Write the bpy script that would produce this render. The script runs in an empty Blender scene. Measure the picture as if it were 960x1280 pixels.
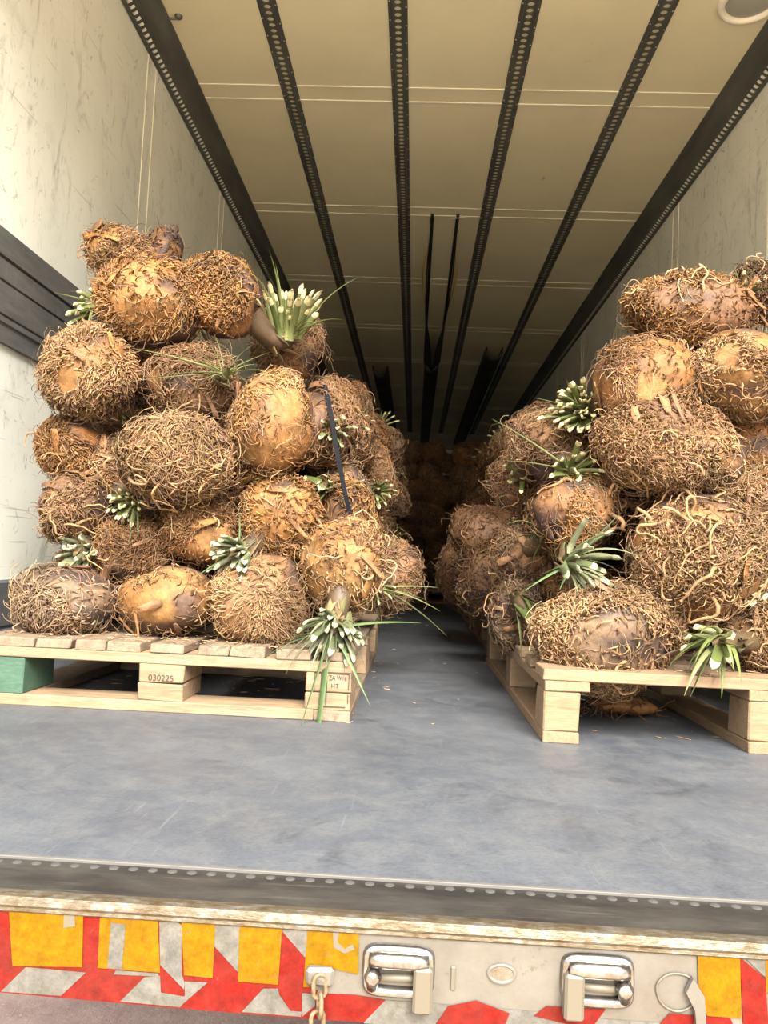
import bpy, bmesh, math, random
import numpy as np
from mathutils import Vector, Matrix

# ------------------------------------------------------------------ camera
F, YAW, PITCH, ROLL = 963.64, -0.0411, 0.0625, 0.0445
CAM = np.array([1.1434, -0.7271, 0.3413])
fw = np.array([math.sin(YAW)*math.cos(PITCH), math.cos(YAW)*math.cos(PITCH), math.sin(PITCH)])
r0 = np.array([math.cos(YAW), -math.sin(YAW), 0.0]); u0 = np.cross(r0, fw)
rt = r0*math.cos(ROLL)+u0*math.sin(ROLL); up = -r0*math.sin(ROLL)+u0*math.cos(ROLL)
scn = bpy.context.scene
cd = bpy.data.cameras.new('camera'); cam = bpy.data.objects.new('camera', cd)
scn.collection.objects.link(cam)
cd.sensor_fit = 'VERTICAL'; cd.sensor_height = 32.0; cd.lens = F/1280*32.0
cd.clip_start = 0.02; cd.clip_end = 500
cam.matrix_world = Matrix(((rt[0], up[0], -fw[0], CAM[0]), (rt[1], up[1], -fw[1], CAM[1]), (rt[2], up[2], -fw[2], CAM[2]), (0, 0, 0, 1)))
scn.camera = cam

# ------------------------------------------------------------------ light
scn.view_settings.view_transform = 'Standard'
scn.view_settings.look = 'None'
scn.view_settings.gamma = 1.0
scn.view_settings.use_curve_mapping = False
scn.view_settings.exposure = 1.2
wd = bpy.data.worlds.new('sky'); scn.world = wd; wd.use_nodes = True
wn = wd.node_tree.nodes; wl = wd.node_tree.links
bgn = wn['Background']
tc = wn.new('ShaderNodeTexCoord'); sx = wn.new('ShaderNodeSeparateXYZ')
cr = wn.new('ShaderNodeValToRGB')
wl.new(tc.outputs['Generated'], sx.inputs[0]); wl.new(sx.outputs['Z'], cr.inputs[0]); wl.new(cr.outputs[0], bgn.inputs[0])
e = cr.color_ramp.elements
# hazy overcast: brightness rises from horizon to zenith as (1 + 2 sin h) / 3
e[0].position = 0.0; e[0].color = (0.36, 0.345, 0.32, 1)
e[1].position = 1.0; e[1].color = (0.90, 0.955, 1.0, 1)
bgn.inputs[1].default_value = 3.4
sd = bpy.data.lights.new('sun', 'SUN'); sd.energy = 7.6; sd.angle = math.radians(34); sd.color = (1.0, 0.94, 0.85)
sun = bpy.data.objects.new('sun', sd); scn.collection.objects.link(sun)
# sun veiled by thin haze, high behind the camera and to the right
sun.rotation_euler = Vector((-0.18, 0.72, -0.60)).to_track_quat('-Z', 'Y').to_euler()

# ------------------------------------------------------------------ helpers
RNG = np.random.default_rng(7); random.seed(7)
COL = scn.collection
W = 2.48; HC = 2.4177; HR = 2.3177; LEN = 13.4

def ray(u, v):
    return fw + rt*(u-480)/F + up*(640-v)/F
def at(u, v, Y):
    r = ray(u, v); return CAM + r*(Y-CAM[1])/r[1]
def scale_at(Y):          # metres per pixel at depth Y
    return (Y-CAM[1])/F

def link(name, me, mat=None, parent=None, loc=None):
    o = bpy.data.objects.new(name, me); COL.objects.link(o)
    if mat is not None and me is not None:
        for m in (mat if isinstance(mat, (list, tuple)) else [mat]): me.materials.append(m)
    if parent is not None: o.parent = parent
    if loc is not None: o.location = loc
    return o
def thing(name, label, cat, loc=(0, 0, 0), group=None):
    o = bpy.data.objects.new(name, None); COL.objects.link(o); o.location = loc
    o.empty_display_size = .05
    o['label'] = label; o['category'] = cat
    if group: o['group'] = group
    return o
def tag(o, label, cat, group=None):
    o['label'] = label; o['category'] = cat
    if group: o['group'] = group
    return o
def structure(o, label=None):
    o['kind'] = 'structure'
    if label: o['label'] = label
    return o

class MB:
    def __init__(s): s.v = []; s.f = []; s.mi = []; s.sm = []
    def add(s, vs, fs, mi=0, sm=False):
        b = len(s.v); s.v += [tuple(map(float, p)) for p in vs]
        for f in fs: s.f.append([b+i for i in f]); s.mi.append(mi); s.sm.append(sm)
    def box(s, a, b, mi=0):
        (x0, y0, z0), (x1, y1, z1) = a, b
        s.add([(x0,y0,z0),(x1,y0,z0),(x1,y1,z0),(x0,y1,z0),(x0,y0,z1),(x1,y0,z1),(x1,y1,z1),(x0,y1,z1)],
              [(0,3,2,1),(4,5,6,7),(0,1,5,4),(1,2,6,5),(2,3,7,6),(3,0,4,7)], mi)
    def chamfer(s, a, b, c=.002, jit=0., mi=0):
        # box with all edges chamfered (44 triangles)
        lo = np.array(a, float); hi = np.array(b, float); vs = []; idx = {}
        j = {}
        for sx_ in (0, 1):
            for sy_ in (0, 1):
                for sz_ in (0, 1):
                    cnr = np.array([(lo, hi)[sx_][0], (lo, hi)[sy_][1], (lo, hi)[sz_][2]])
                    cnr = cnr + (RNG.random(3)-.5)*jit
                    sg = np.array([1-2*sx_, 1-2*sy_, 1-2*sz_])
                    for ax in range(3):
                        p = cnr + sg*c; p[ax] = cnr[ax]
                        idx[(sx_, sy_, sz_, ax)] = len(vs); vs.append(p)
        fs = []
        for ax in range(3):
            o1, o2 = (ax+1) % 3, (ax+2) % 3
            for sd_ in (0, 1):
                loop = []
                for (p, q) in ((0,0),(1,0),(1,1),(0,1)):
                    k = [0,0,0]; k[ax] = sd_; k[o1] = p; k[o2] = q; loop.append(idx[(*k, ax)])
                fs.append(loop if sd_ else loop[::-1])
        for ax in range(3):
            o1, o2 = (ax+1) % 3, (ax+2) % 3
            for p in (0, 1):
                for q in (0, 1):
                    k0 = [0,0,0]; k1 = [0,0,0]; k0[o1] = k1[o1] = p; k0[o2] = k1[o2] = q; k1[ax] = 1
                    l = [idx[(*k0, o1)], idx[(*k1, o1)], idx[(*k1, o2)], idx[(*k0, o2)]]
                    fs.append(l if (p+q) % 2 else l[::-1])
        for sx_ in (0, 1):
            for sy_ in (0, 1):
                for sz_ in (0, 1):
                    l = [idx[(sx_, sy_, sz_, ax)] for ax in range(3)]
                    fs.append(l if (sx_+sy_+sz_) % 2 else l[::-1])
        s.add(vs, fs, mi)
    def tube(s, pts, rad, n=8, mi=0, cap=True, sm=True, closed=False):
        P = [np.array(p, float) for p in pts]; K = len(P); vs = []
        rads = rad if hasattr(rad, '__len__') else [rad]*K
        prev = None
        for i in range(K):
            t = (P[(i+1) % K]-P[i-1]) if closed else (P[min(i+1, K-1)]-P[max(i-1, 0)])
            t = t/(np.linalg.norm(t)+1e-12)
            if prev is None:
                a = np.array([0,0,1.]) if abs(t[2]) < .9 else np.array([1.,0,0])
                nrm = np.cross(t, a)
            else: nrm = prev - t*np.dot(prev, t)
            nrm = nrm/(np.linalg.norm(nrm)+1e-12); prev = nrm; bn = np.cross(t, nrm)
            for k in range(n):
                an = 2*math.pi*k/n
                vs.append(P[i]+rads[i]*(math.cos(an)*nrm+math.sin(an)*bn))
        fs = []
        for i in range(K if closed else K-1):
            j = (i+1) % K
            for k in range(n):
                fs.append((i*n+k, i*n+(k+1) % n, j*n+(k+1) % n, j*n+k))
        if cap and not closed:
            fs.append(tuple(range(n))[::-1]); fs.append(tuple((K-1)*n+k for k in range(n)))
        s.add(vs, fs, mi, sm)
    def dome(s, c, r, h, axis=2, sgn=1, n=10, mi=0):
        # low spherical cap
        vs = []; c = np.array(c, float); a1, a2 = (axis+1) % 3, (axis+2) % 3
        rings = ((1., 0.), (.86, .5), (.5, .87))
        for rr, hh in rings:
            for k in range(n):
                p = c.copy(); p[a1] += r*rr*math.cos(2*math.pi*k/n); p[a2] += r*rr*math.sin(2*math.pi*k/n); p[axis] += sgn*h*hh; vs.append(p)
        p = c.copy(); p[axis] += sgn*h; vs.append(p)
        fs = []
        for i in range(2):
            for k in range(n): fs.append((i*n+k, i*n+(k+1) % n, (i+1)*n+(k+1) % n, (i+1)*n+k)[::sgn])
        for k in range(n): fs.append((2*n+k, 2*n+(k+1) % n, 3*n)[::sgn])
        s.add(vs, fs, mi, True)
    def prism(s, poly, axis, a, b, mi=0):
        # polygon (2-D, in the two other axes in order) extruded along axis from a to b
        n = len(poly); vs = []
        for q in (a, b):
            for p in poly:
                w = list(p); w.insert(axis, q); vs.append(w)
        fs = [tuple(range(n)), tuple(range(n, 2*n))[::-1]] + [(i, n+i, n+(i+1) % n, (i+1) % n) for i in range(n)]
        s.add(vs, fs, mi)
    def mesh(s, name, fix=False):
        me = bpy.data.meshes.new(name); me.from_pydata(s.v, [], s.f)
        me.polygons.foreach_set('material_index', s.mi); me.polygons.foreach_set('use_smooth', s.sm)
        if fix:
            bm = bmesh.new(); bm.from_mesh(me); bmesh.ops.recalc_face_normals(bm, faces=bm.faces); bm.to_mesh(me); bm.free()
        me.update(); return me
    def build(s, name, mat, parent=None, loc=None, fix=True):
        return link(name, s.mesh(name, fix), mat, parent, loc)

# ------------------------------------------------------------------ materials
def mat_new(name, col=(.5,.5,.5), rough=.6, metal=0.):
    m = bpy.data.materials.new(name); m.use_nodes = True
    b = m.node_tree.nodes['Principled BSDF']
    b.inputs['Base Color'].default_value = (*col, 1); b.inputs['Roughness'].default_value = rough; b.inputs['Metallic'].default_value = metal
    return m
class NT:
    def __init__(s, m): s.t = m.node_tree; s.n = s.t.nodes; s.l = s.t.links; s.b = s.n['Principled BSDF']
    def node(s, kind, **kw):
        n = s.n.new(kind)
        for k, v in kw.items(): setattr(n, k, v)
        return n
    def coords(s, scale=(1,1,1), kind='Object', rnd=False):
        tc = s.node('ShaderNodeTexCoord'); mp = s.node('ShaderNodeMapping'); mp.inputs['Scale'].default_value = scale
        s.l.new(tc.outputs[kind], mp.inputs['Vector'])
        if rnd:
            oi = s.node('ShaderNodeObjectInfo'); ml = s.node('ShaderNodeMath', operation='MULTIPLY'); ml.inputs[1].default_value = 37.
            s.l.new(oi.outputs['Random'], ml.inputs[0]); s.l.new(ml.outputs[0], mp.inputs['Location'])
        return mp.outputs[0]
    def noise(s, vec, scale, detail=4, rough=.6, dist=0.):
        n = s.node('ShaderNodeTexNoise'); n.inputs['Scale'].default_value = scale; n.inputs['Detail'].default_value = detail
        n.inputs['Roughness'].default_value = rough; n.inputs['Distortion'].default_value = dist
        s.l.new(vec, n.inputs['Vector']); return n.outputs['Fac']
    def ramp(s, fac, stops):
        r = s.node('ShaderNodeValToRGB'); el = r.color_ramp.elements
        while len(el) < len(stops): el.new(.5)
        for e_, (p, c) in zip(el, stops): e_.position = p; e_.color = (*c, 1) if len(c) == 3 else c
        s.l.new(fac, r.inputs[0]); return r.outputs[0]
    def mix(s, fac, a, b, mode='MIX'):
        m = s.node('ShaderNodeMix', data_type='RGBA', blend_type=mode)
        for sock, val in ((m.inputs[0], fac), (m.inputs[6], a), (m.inputs[7], b)):
            if isinstance(val, (int, float)): sock.default_value = val
            elif isinstance(val, tuple): sock.default_value = (*val, 1)
            else: s.l.new(val, sock)
        return m.outputs[2]
    def color(s, c): s.l.new(c, s.b.inputs['Base Color'])
    def rough(s, c): s.l.new(c, s.b.inputs['Roughness'])
    def bump(s, h, dist=.002, strength=.5):
        b = s.node('ShaderNodeBump'); b.inputs['Distance'].default_value = dist; b.inputs['Strength'].default_value = strength
        s.l.new(h, b.inputs['Height']); s.l.new(b.outputs[0], s.b.inputs['Normal'])
g = lambda v: (v, v, v)

def wall_material(name, base, dirt):
    m = mat_new(name, base, .45); t = NT(m)
    v = t.coords(); vs = t.coords((1, 1.0, .35))
    blot = t.ramp(t.noise(v, 2.2, 5, .6), [(.35, g(0)), (.7, g(1))])
    c = t.mix(blot, base, tuple(x*.86 for x in base))
    vd = t.coords((1, 2.2, .8)); 
    sc = t.ramp(t.noise(vd, 5.5, 6, .72, 1.2), [(.555, g(0)), (.68, g(1))])
    c = t.mix(t.mix(1.0, sc, g(.55), 'MULTIPLY'), c, dirt)
    v2 = t.coords((1, 3.4, 3.0)); sc2 = t.ramp(t.noise(v2, 3.0, 7, .75, 2.5), [(.60, g(0)), (.66, g(1))])
    c = t.mix(t.mix(1.0, sc2, g(.6), 'MULTIPLY'), c, tuple(x*.5 for x in dirt))
    for rx, sc_ in ((.6, 2.2), (-.75, 2.6), (.25, 2.0)):
        mp = t.node('ShaderNodeMapping'); mp.inputs['Rotation'].default_value = (rx, 0, 0); mp.inputs['Scale'].default_value = (1, 2.2, 70)
        t.l.new(v, mp.inputs['Vector']); s_ = t.ramp(t.noise(mp.outputs[0], sc_*.5, 2, .5), [(.70, g(0)), (.74, g(.55))]); c = t.mix(s_, c, tuple(x*.9 for x in dirt))
    c = t.mix(t.ramp(t.noise(v, 3.2, 6, .75, .8), [(.56, g(0)), (.72, g(.4))]), c, tuple(x*1.2 for x in dirt))
    t.color(c); t.bump(t.noise(v, 6, 3, .5), .004, .25)
    return m
M = {}
M['wall'] = wall_material('wall_panel', (.76, .765, .68), (.30, .29, .25))
m = M['ceiling'] = mat_new('ceiling_panel', (.72, .64, .48), .5); t = NT(m)
c = t.mix(t.ramp(t.noise(t.coords(), 1.6, 5, .6), [(.35, g(0)), (.75, g(1))]), (.82, .745, .52), (.70, .63, .43))
c = t.mix(t.ramp(t.noise(t.coords(), 6.5, 5, .75, .8), [(.69, g(0)), (.74, g(.7))]), c, (.30, .24, .15))
t.color(c); t.bump(t.noise(t.coords(), 5, 3, .5), .004, .2)
M['seam'] = mat_new('seam_strip', (.86, .80, .66), .4)
m = M['rail'] = mat_new('rail_metal', (.1, .1, .09), .5, .1)
t = NT(m); t.color(t.ramp(t.noise(t.coords((1, .3, 1)), 9, 5), [(.3, (.060,.062,.055)), (.75, (.13,.13,.11))]))
M['rivet'] = mat_new('rivet_metal', (.62, .58, .50), .4, .6)
M['floorrivet'] = mat_new('worn_rivet', (.052, .049, .044), .8)
M['floorrivet'].node_tree.nodes['Principled BSDF'].inputs['Specular IOR Level'].default_value = .1
M['edge'] = mat_new('worn_edge', (.085, .078, .068), .65)
M['slotglow'] = mat_new('cove_tab', (.8, .78, .68), .4)

m = M['floor'] = mat_new('floor_board', (.0636, .0735, .0922), .5); t = NT(m)
v = t.coords()
c = t.mix(t.ramp(t.noise(v, 2.6, 6, .62, .4), [(.32, g(0)), (.68, g(1))]), (.0429, .0484, .0590), (.0684, .0728, .0812))
c = t.mix(t.ramp(t.noise(t.coords((1, .75, 1)), 4.3, 6, .7, .8), [(.56, g(0)), (.70, g(.65))]), c, (.0302, .0334, .0413))
c = t.mix(t.ramp(t.noise(v, 7.5, 6, .7, .6), [(.60, g(0)), (.72, g(.5))]), c, (.0954, .0935, .0904))
for k, (rz, sc_) in enumerate(((.35, 3.0), (-.5, 3.6), (1.1, 3.3), (-1.2, 3.8), (.05, 2.6))):
    mp = t.node('ShaderNodeMapping'); mp.inputs['Rotation'].default_value = (0, 0, rz); mp.inputs['Scale'].default_value = (85, 3.2, 1); mp.inputs['Location'].default_value = (k*7.3, k*3.1, 0)
    t.l.new(v, mp.inputs['Vector'])
    s_ = t.ramp(t.noise(mp.outputs[0], sc_*.6, 2, .5), [(.70, g(0)), (.78, g(.42))])
    c = t.mix(s_, c, (.125, .13, .135))
c = t.mix(t.ramp(t.noise(v, 16, 6, .75, .4), [(.42, g(0)), (.75, g(.55))]), c, (.105, .105, .10))
c = t.mix(t.ramp(t.noise(v, 5.5, 6, .75, 1.0), [(.58, g(0)), (.70, g(.6))]), c, (.022, .024, .030))
vo = t.node('ShaderNodeTexVoronoi'); vo.inputs['Scale'].default_value = 190; t.l.new(v, vo.inputs['Vector'])
c = t.mix(.22, c, t.ramp(vo.outputs['Distance'], [(.1, g(.25)), (.6, g(.7))]), 'OVERLAY')
t.color(c)
t.rough(t.ramp(t.noise(v, 5, 5), [(.3, g(.42)), (.7, g(.66))])); t.bump(vo.outputs['Distance'], .0008, .35)

m = M['plate'] = mat_new('worn_plate', (.0340, .0340, .0340), .5, .2); t = NT(m)
c = t.mix(t.ramp(t.noise(t.coords((1, 2.5, 1)), 9, 6, .65), [(.38, g(0)), (.68, g(1))]), (.0153, .0139, .0126), (.0425, .0381, .0323))
c = t.mix(t.ramp(t.noise(t.coords((.5, 7, 1)), 14, 5, .7), [(.58, g(0)), (.72, g(.75))]), c, (.0748, .0680, .0578)); t.color(c)
t.bump(t.noise(t.coords((.6, 5, 1)), 40, 4), .001, .4)
m = M['alu'] = mat_new('sill_aluminium', (.3, .27, .22), .4, .6); t = NT(m)
t.color(t.ramp(t.noise(t.coords((1.6, 3, 3)), 30, 6, .75), [(.36, (.075, .05, .025)), (.52, (.125, .10, .065)), (.66, (.17, .165, .155))]))
t.rough(t.ramp(t.noise(t.coords(), 30, 4), [(.3, g(.3)), (.75, g(.6))])); t.bump(t.noise(t.coords((1, 4, 4)), 60, 4), .0015, .7)
m = M['frame'] = mat_new('bumper_paint', (.2850, .2707, .2375), .45, .25); t = NT(m)
c = t.mix(t.ramp(t.noise(t.coords(), 16, 6, .7), [(.35, g(0)), (.7, g(1))]), (.1235, .1140, .0974), (.0879, .0760, .0617))
c = t.mix(t.ramp(t.noise(t.coords(), 42, 5, .75), [(.62, g(0)), (.72, g(.8))]), c, (.0617, .0451, .0285)); t.color(c)
t.bump(t.noise(t.coords(), 70, 4), .0008, .4)
def tape(name, a, b, s=40, dirt=(.3,.22,.12)):
    m = mat_new(name, a, .6); t = NT(m); t.b.inputs['Specular IOR Level'].default_value = .06
    c = t.mix(t.ramp(t.noise(t.coords(), s, 5, .65, .5), [(.35, g(0)), (.7, g(1))]), a, b)
    c = t.mix(t.ramp(t.noise(t.coords(), 110, 5, .75), [(.60, g(0)), (.72, g(.7))]), c, dirt)
    c = t.mix(.55, c, t.ramp(t.noise(t.coords(), 75, 6, .75), [(.3, g(.2)), (.7, g(.8))]), 'OVERLAY')
    t.color(c); t.bump(t.noise(t.coords(), 55, 4), .0006, .4); return m
M['yellow'] = tape('yellow_tape', (.148, .072, .0012), (.118, .055, .002), 40, (.10,.07,.03))
M['red'] = tape('red_tape', (.1159, .0062, .0042), (.0966, .0135, .0093), 26, (.0966, .0270, .0193))
M['white'] = tape('white_tape', (.0985, .0921, .0810), (.0699, .0651, .0524), 60, (.0508, .0381, .0254))
m = M['band'] = mat_new('cargo_rail', (.1152, .1152, .1094), .5, .2); t = NT(m)
c = t.mix(t.ramp(t.noise(t.coords((1, .8, 6)), 5, 6, .7), [(.3, g(0)), (.7, g(1))]), (.0778, .0778, .0738), (.1555, .1526, .1440))
c = t.mix(t.ramp(t.noise(t.coords((1, 9, 1.2)), 6, 5, .7), [(.58, g(0)), (.72, g(.6))]), c, (.2074, .1987, .1843)); t.color(c)
m = M['kick'] = mat_new('kick_plate', (.0864, .0900, .0936), .5, .2); t = NT(m)
t.color(t.ramp(t.noise(t.coords((1, 1, 5)), 5, 6, .7), [(.3, (.0612, .0634, .0677)), (.75, (.1440, .1440, .1476))]))
M['chrome'] = mat_new('chrome', (.2904, .2904, .2904), .22, .95)
t = NT(M['chrome']); t.color(t.ramp(t.noise(t.coords(), 60, 5, .7), [(.35, (.1760, .1496, .1188)), (.6, (.2992, .2992, .2992))]))
M['dullsteel'] = mat_new('dull_steel', (.11, .095, .07), .55, .3)
M['rust'] = mat_new('rusty_steel', (.1, .06, .03), .6, .2)
t = NT(M['rust']); t.color(t.ramp(t.noise(t.coords(), 90, 5, .7), [(.35, (.07, .035, .015)), (.65, (.20, .145, .08))]))
M['dark'] = mat_new('dark_recess', (.03, .028, .025), .7)
M['lens'] = mat_new('lamp_lens', (.36, .35, .31), .3); M['cream'] = mat_new('lamp_ring', (.85, .80, .66), .4)
m = M['duct'] = mat_new('duct_fabric', (.02, .02, .02), .6); t = NT(m)
t.color(t.ramp(t.noise(t.coords(), 12, 5), [(.4, (.012,.012,.011)), (.8, (.05,.045,.035))])); t.bump(t.noise(t.coords((1,.4,1)), 16, 3), .01, .5)
M['flap_edge'] = mat_new('flap_edge', (.66, .52, .24), .6)
M['strap'] = mat_new('strap_band', (.009, .010, .013), .9)
M['strap'].node_tree.nodes['Principled BSDF'].inputs['Specular IOR Level'].default_value = .12
m = M['earth'] = mat_new('earth', (.36, .22, .16), .95); t = NT(m)
v = t.coords()
c = t.mix(t.ramp(t.noise(v, 3, 7, .7), [(.3, g(0)), (.7, g(1))]), (.44, .315, .215), (.58, .46, .31))
c = t.mix(t.ramp(t.noise(v, 60, 4, .7), [(.62, g(0)), (.7, g(1))]), c, (.58, .48, .38)); t.color(c); t.bump(t.noise(v, 45, 6, .7), .02, .6)

def wood(name, scale, light, mid, dark, dirt=.0, dirtcol=(.10,.08,.06)):
    m = mat_new(name, light, .75); t = NT(m)
    v = t.coords(scale, rnd=True)
    gr = t.noise(v, 4.5, 6, .6, .6); fine = t.noise(v, 22, 4, .6)
    c = t.ramp(gr, [(.28, dark), (.47, mid), (.72, light)])
    c = t.mix(.35, c, t.ramp(fine, [(.35, g(.25)), (.65, g(.75))]), 'OVERLAY')
    oi = t.node('ShaderNodeObjectInfo')
    c = t.mix(t.ramp(oi.outputs['Random'], [(0, g(0)), (1, g(.35))]), c, mid)
    if dirt: c = t.mix(t.ramp(t.noise(t.coords(), 13, 6, .72), [(.48, g(0)), (.68, g(dirt))]), c, dirtcol)
    t.color(c); t.bump(fine, .0012, .5); return m
OL, OM, OD = (.2827, .2008, .1208), (.2214, .1441, .0791), (.1366, .0829, .0438)
M['oldwood_x'] = wood('aged_pine_across', (1.3, 14, 14), OL, OM, OD, .35)
M['oldwood_y'] = wood('aged_pine_along', (14, 1.3, 14), (.2168, .1572, .1042), (.1649, .1135, .0708), (.0895, .0590, .0354), .75)
M['newwood_x'] = wood('fresh_pine_across', (1.3, 12, 12), (.2228, .1514, .0890), (.1958, .1256, .0667), (.1485, .0857, .0417))
M['newwood_y'] = wood('fresh_pine_along', (12, 1.3, 12), (.2228, .1514, .0890), (.1958, .1256, .0667), (.1485, .0857, .0417))
M['newdeck_x'] = wood('fresh_deck_across', (1.3, 12, 12), (.2362, .1628, .1030), (.1958, .1285, .0751), (.1215, .0713, .0389), .5)
M['green'] = wood('green_painted_block', (3, 9, 9), (.0496, .0992, .0620), (.0397, .0843, .0521), (.0273, .0595, .0372))
M['ink'] = mat_new('stencil_ink', (.03, .025, .02), .7)

def attr_mat(name, rough, nscale, amount, bumpd, spec=.3):
    m = mat_new(name, g(.5), rough); t = NT(m)
    a = t.node('ShaderNodeAttribute', attribute_name='tint')
    v = t.coords(rnd=False); n = t.noise(v, nscale, 5, .7)
    c = t.mix(amount, a.outputs['Color'], t.ramp(n, [(.3, g(.18)), (.7, g(.82))]), 'OVERLAY')
    t.color(c); t.bump(n, bumpd, .6); t.b.inputs['Specular IOR Level'].default_value = spec
    return m
M['skin'] = attr_mat('trunk_skin', .62, 70, .55, .004)
M['root'] = attr_mat('root_bark', .8, 160, .35, .0006, .2)
M['leaf'] = attr_mat('leaf_blade', .5, 90, .25, .0004)
# ------------------------------------------------------------------ ground
b = MB(); b.box((-40, -60, -1.45), (43, 40, -1.25)); o = b.build('floor', M['earth']); structure(o, 'reddish brown bare earth outside below the truck')

m = M['shaded_soil'] = mat_new('shaded_soil', (.11, .07, .055), .95); t = NT(m)  # reddish earth, its colour darkened to stand in for shade under the trailer
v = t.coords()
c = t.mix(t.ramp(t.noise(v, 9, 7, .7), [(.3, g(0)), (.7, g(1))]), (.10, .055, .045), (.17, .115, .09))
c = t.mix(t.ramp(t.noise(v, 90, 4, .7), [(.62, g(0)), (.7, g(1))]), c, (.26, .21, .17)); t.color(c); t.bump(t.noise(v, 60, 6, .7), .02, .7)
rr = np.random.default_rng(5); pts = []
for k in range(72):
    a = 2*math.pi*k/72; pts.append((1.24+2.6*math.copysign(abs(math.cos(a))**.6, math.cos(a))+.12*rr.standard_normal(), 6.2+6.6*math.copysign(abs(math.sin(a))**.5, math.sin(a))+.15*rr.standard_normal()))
b = MB(); b.prism(pts, 2, -1.26, -1.243); o = b.build('floor', M['shaded_soil']); structure(o, 'reddish brown earth under the trailer, shade put into its colour')
# ------------------------------------------------------------------ trailer shell
Y0 = .03
def seam_pairs(o, kind):
    for yy in [2.24+1.145*k for k in range(-1, 10)]:
        for d_ in (-.046, .046):
            s = MB()
            if kind == 'L': s.chamfer((0, yy+d_-.0035, .24), (.0025, yy+d_+.0035, .882), .001); s.chamfer((0, yy+d_-.0035, 1.186), (.0025, yy+d_+.0035, HR), .001)
            if kind == 'R': s.chamfer((W-.0025, yy+d_-.0035, .24), (W, yy+d_+.0035, .882), .001); s.chamfer((W-.0025, yy+d_-.0035, 1.186), (W, yy+d_+.0035, HR), .001)
            s.build('seam_strip', M['seam'], o)
    return
b = MB(); b.box((0, .124, -.03), (W, LEN, 0)); flo = b.build('floor', M['floor']); structure(flo, 'worn grey load floor of the trailer')
b = MB(); b.box((-.06, Y0, -.09), (0, LEN, HC+.08)); wl_ = b.build('wall_left', M['wall']); structure(wl_, 'off white scuffed panel wall on the left of the trailer'); seam_pairs(wl_, 'L')
b = MB(); b.box((W, Y0, -.09), (W+.06, LEN, HC+.08)); wr_ = b.build('wall_right', M['wall']); structure(wr_, 'off white scuffed panel wall on the right of the trailer'); seam_pairs(wr_, 'R')
b = MB(); b.box((0, LEN, -.03), (W, LEN+.08, HC+.08)); o = b.build('wall_front', M['wall']); structure(o)
b = MB(); b.box((0, Y0, HC), (W, LEN, HC+.08)); ce = b.build('ceiling', M['ceiling']); structure(ce, 'beige panel ceiling of the trailer')
for yy in [2.59+1.143*k for k in range(-2, 10)]:
    for d_ in (-.052, .052):
        s = MB(); s.chamfer((.1, yy+d_-.005, HC-.003), (W-.1, yy+d_+.005, HC), .0012); s.build('seam_strip', M['seam'], ce)
# ridged cargo rails and kick plates on both walls
def ridged(name, x, sg, z0, z1, ridges, mat, wall, depth=.016):
    # profile in (x, z): flat band with lips and grooves, extruded along Y
    pr = [(0, z0)]
    for zz, dd in ridges: pr.append((dd, zz))
    pr.append((0, z1))
    b = MB(); b.prism([(x+sg*p[0], p[1]) for p in pr], 1, Y0+.02, LEN-.01); o = b.build(name, mat, wall); return o
Z0, Z1 = .882, 1.186
rid = [(Z0, .012), (Z0+.05, .012), (Z0+.052, .018), (Z0+.066, .018), (Z0+.068, .008), (Z0+.074, .008), (Z0+.076, .014), (Z0+.158, .014), (Z0+.159, .006), (Z0+.165, .006), (Z0+.166, .014),
       (Z1-.085, .014), (Z1-.084, .006), (Z1-.078, .006), (Z1-.077, .018), (Z1-.055, .018), (Z1-.054, .011), (Z1-.002, .011), (Z1, .009)]
for x, sg, wobj in ((0, 1, wl_), (W, -1, wr_)):
    ridged('cargo_rail', x, sg, Z0, Z1, rid, M['band'], wobj)
    ridged('kick_plate', x, sg, 0.0, .24, [(0.0, .014), (.10, .014), (.104, .009), (.11, .009), (.114, .014), (.2, .014), (.232, .014), (.24, .008)], M['kick'], wobj)

# perforated ceiling rails: a thin plate with round holes, standing just off the ceiling
def perforated(mb, x0, x1, y0, y1, z, pitch, hr, place, n=10, ry=None):
    ny = int((y1-y0)/pitch); vs = []; fs = []; xc = (x0+x1)/2; ry = ry or hr
    for i in range(ny):
        ya, yb = y0+i*pitch, y0+(i+1)*pitch; yc = (ya+yb)/2; base = len(vs)
        for k in range(n):
            an = 2*math.pi*(k+.5)/n; c_, s_ = math.cos(an), math.sin(an)
            vs.append(place(xc+hr*c_, yc+ry*s_, z))
            q = min((x1-xc)/abs(c_) if abs(c_) > 1e-6 else 9, (yb-yc)/abs(s_) if abs(s_) > 1e-6 else 9)
            vs.append(place(xc+c_*q, yc+s_*q, z))
            vs.append(place(xc+hr*c_, yc+ry*s_, z+.004))
        for cx_, cy_ in ((x1, yb), (x0, yb), (x0, ya), (x1, ya)): vs.append(place(cx_, cy_, z))
        for k in range(n):
            a, c2 = base+3*k, base+3*((k+1) % n)
            fs.append((a, a+1, c2+1, c2)); fs.append((a, c2, c2+2, a+2))
        cn = {}
        for k in range(n):     # corner triangles
            a1 = 2*math.pi*(k+.5)/n; a2 = 2*math.pi*(k+1.5)/n
            for ci, (cx_, cy_) in enumerate(((1, 1), (-1, 1), (-1, -1), (1, -1))):
                ca = math.atan2(cy_*pitch/2, cx_*(x1-x0)/2) % (2*math.pi)
                if a1 <= ca < a2 or a1 <= ca+2*math.pi < a2: fs.append((base+3*k+1, base+3*n+ci, base+3*((k+1) % n)+1))
    mb.add(vs, fs)
RX = [.503, .997, 1.491, 1.985]
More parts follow.
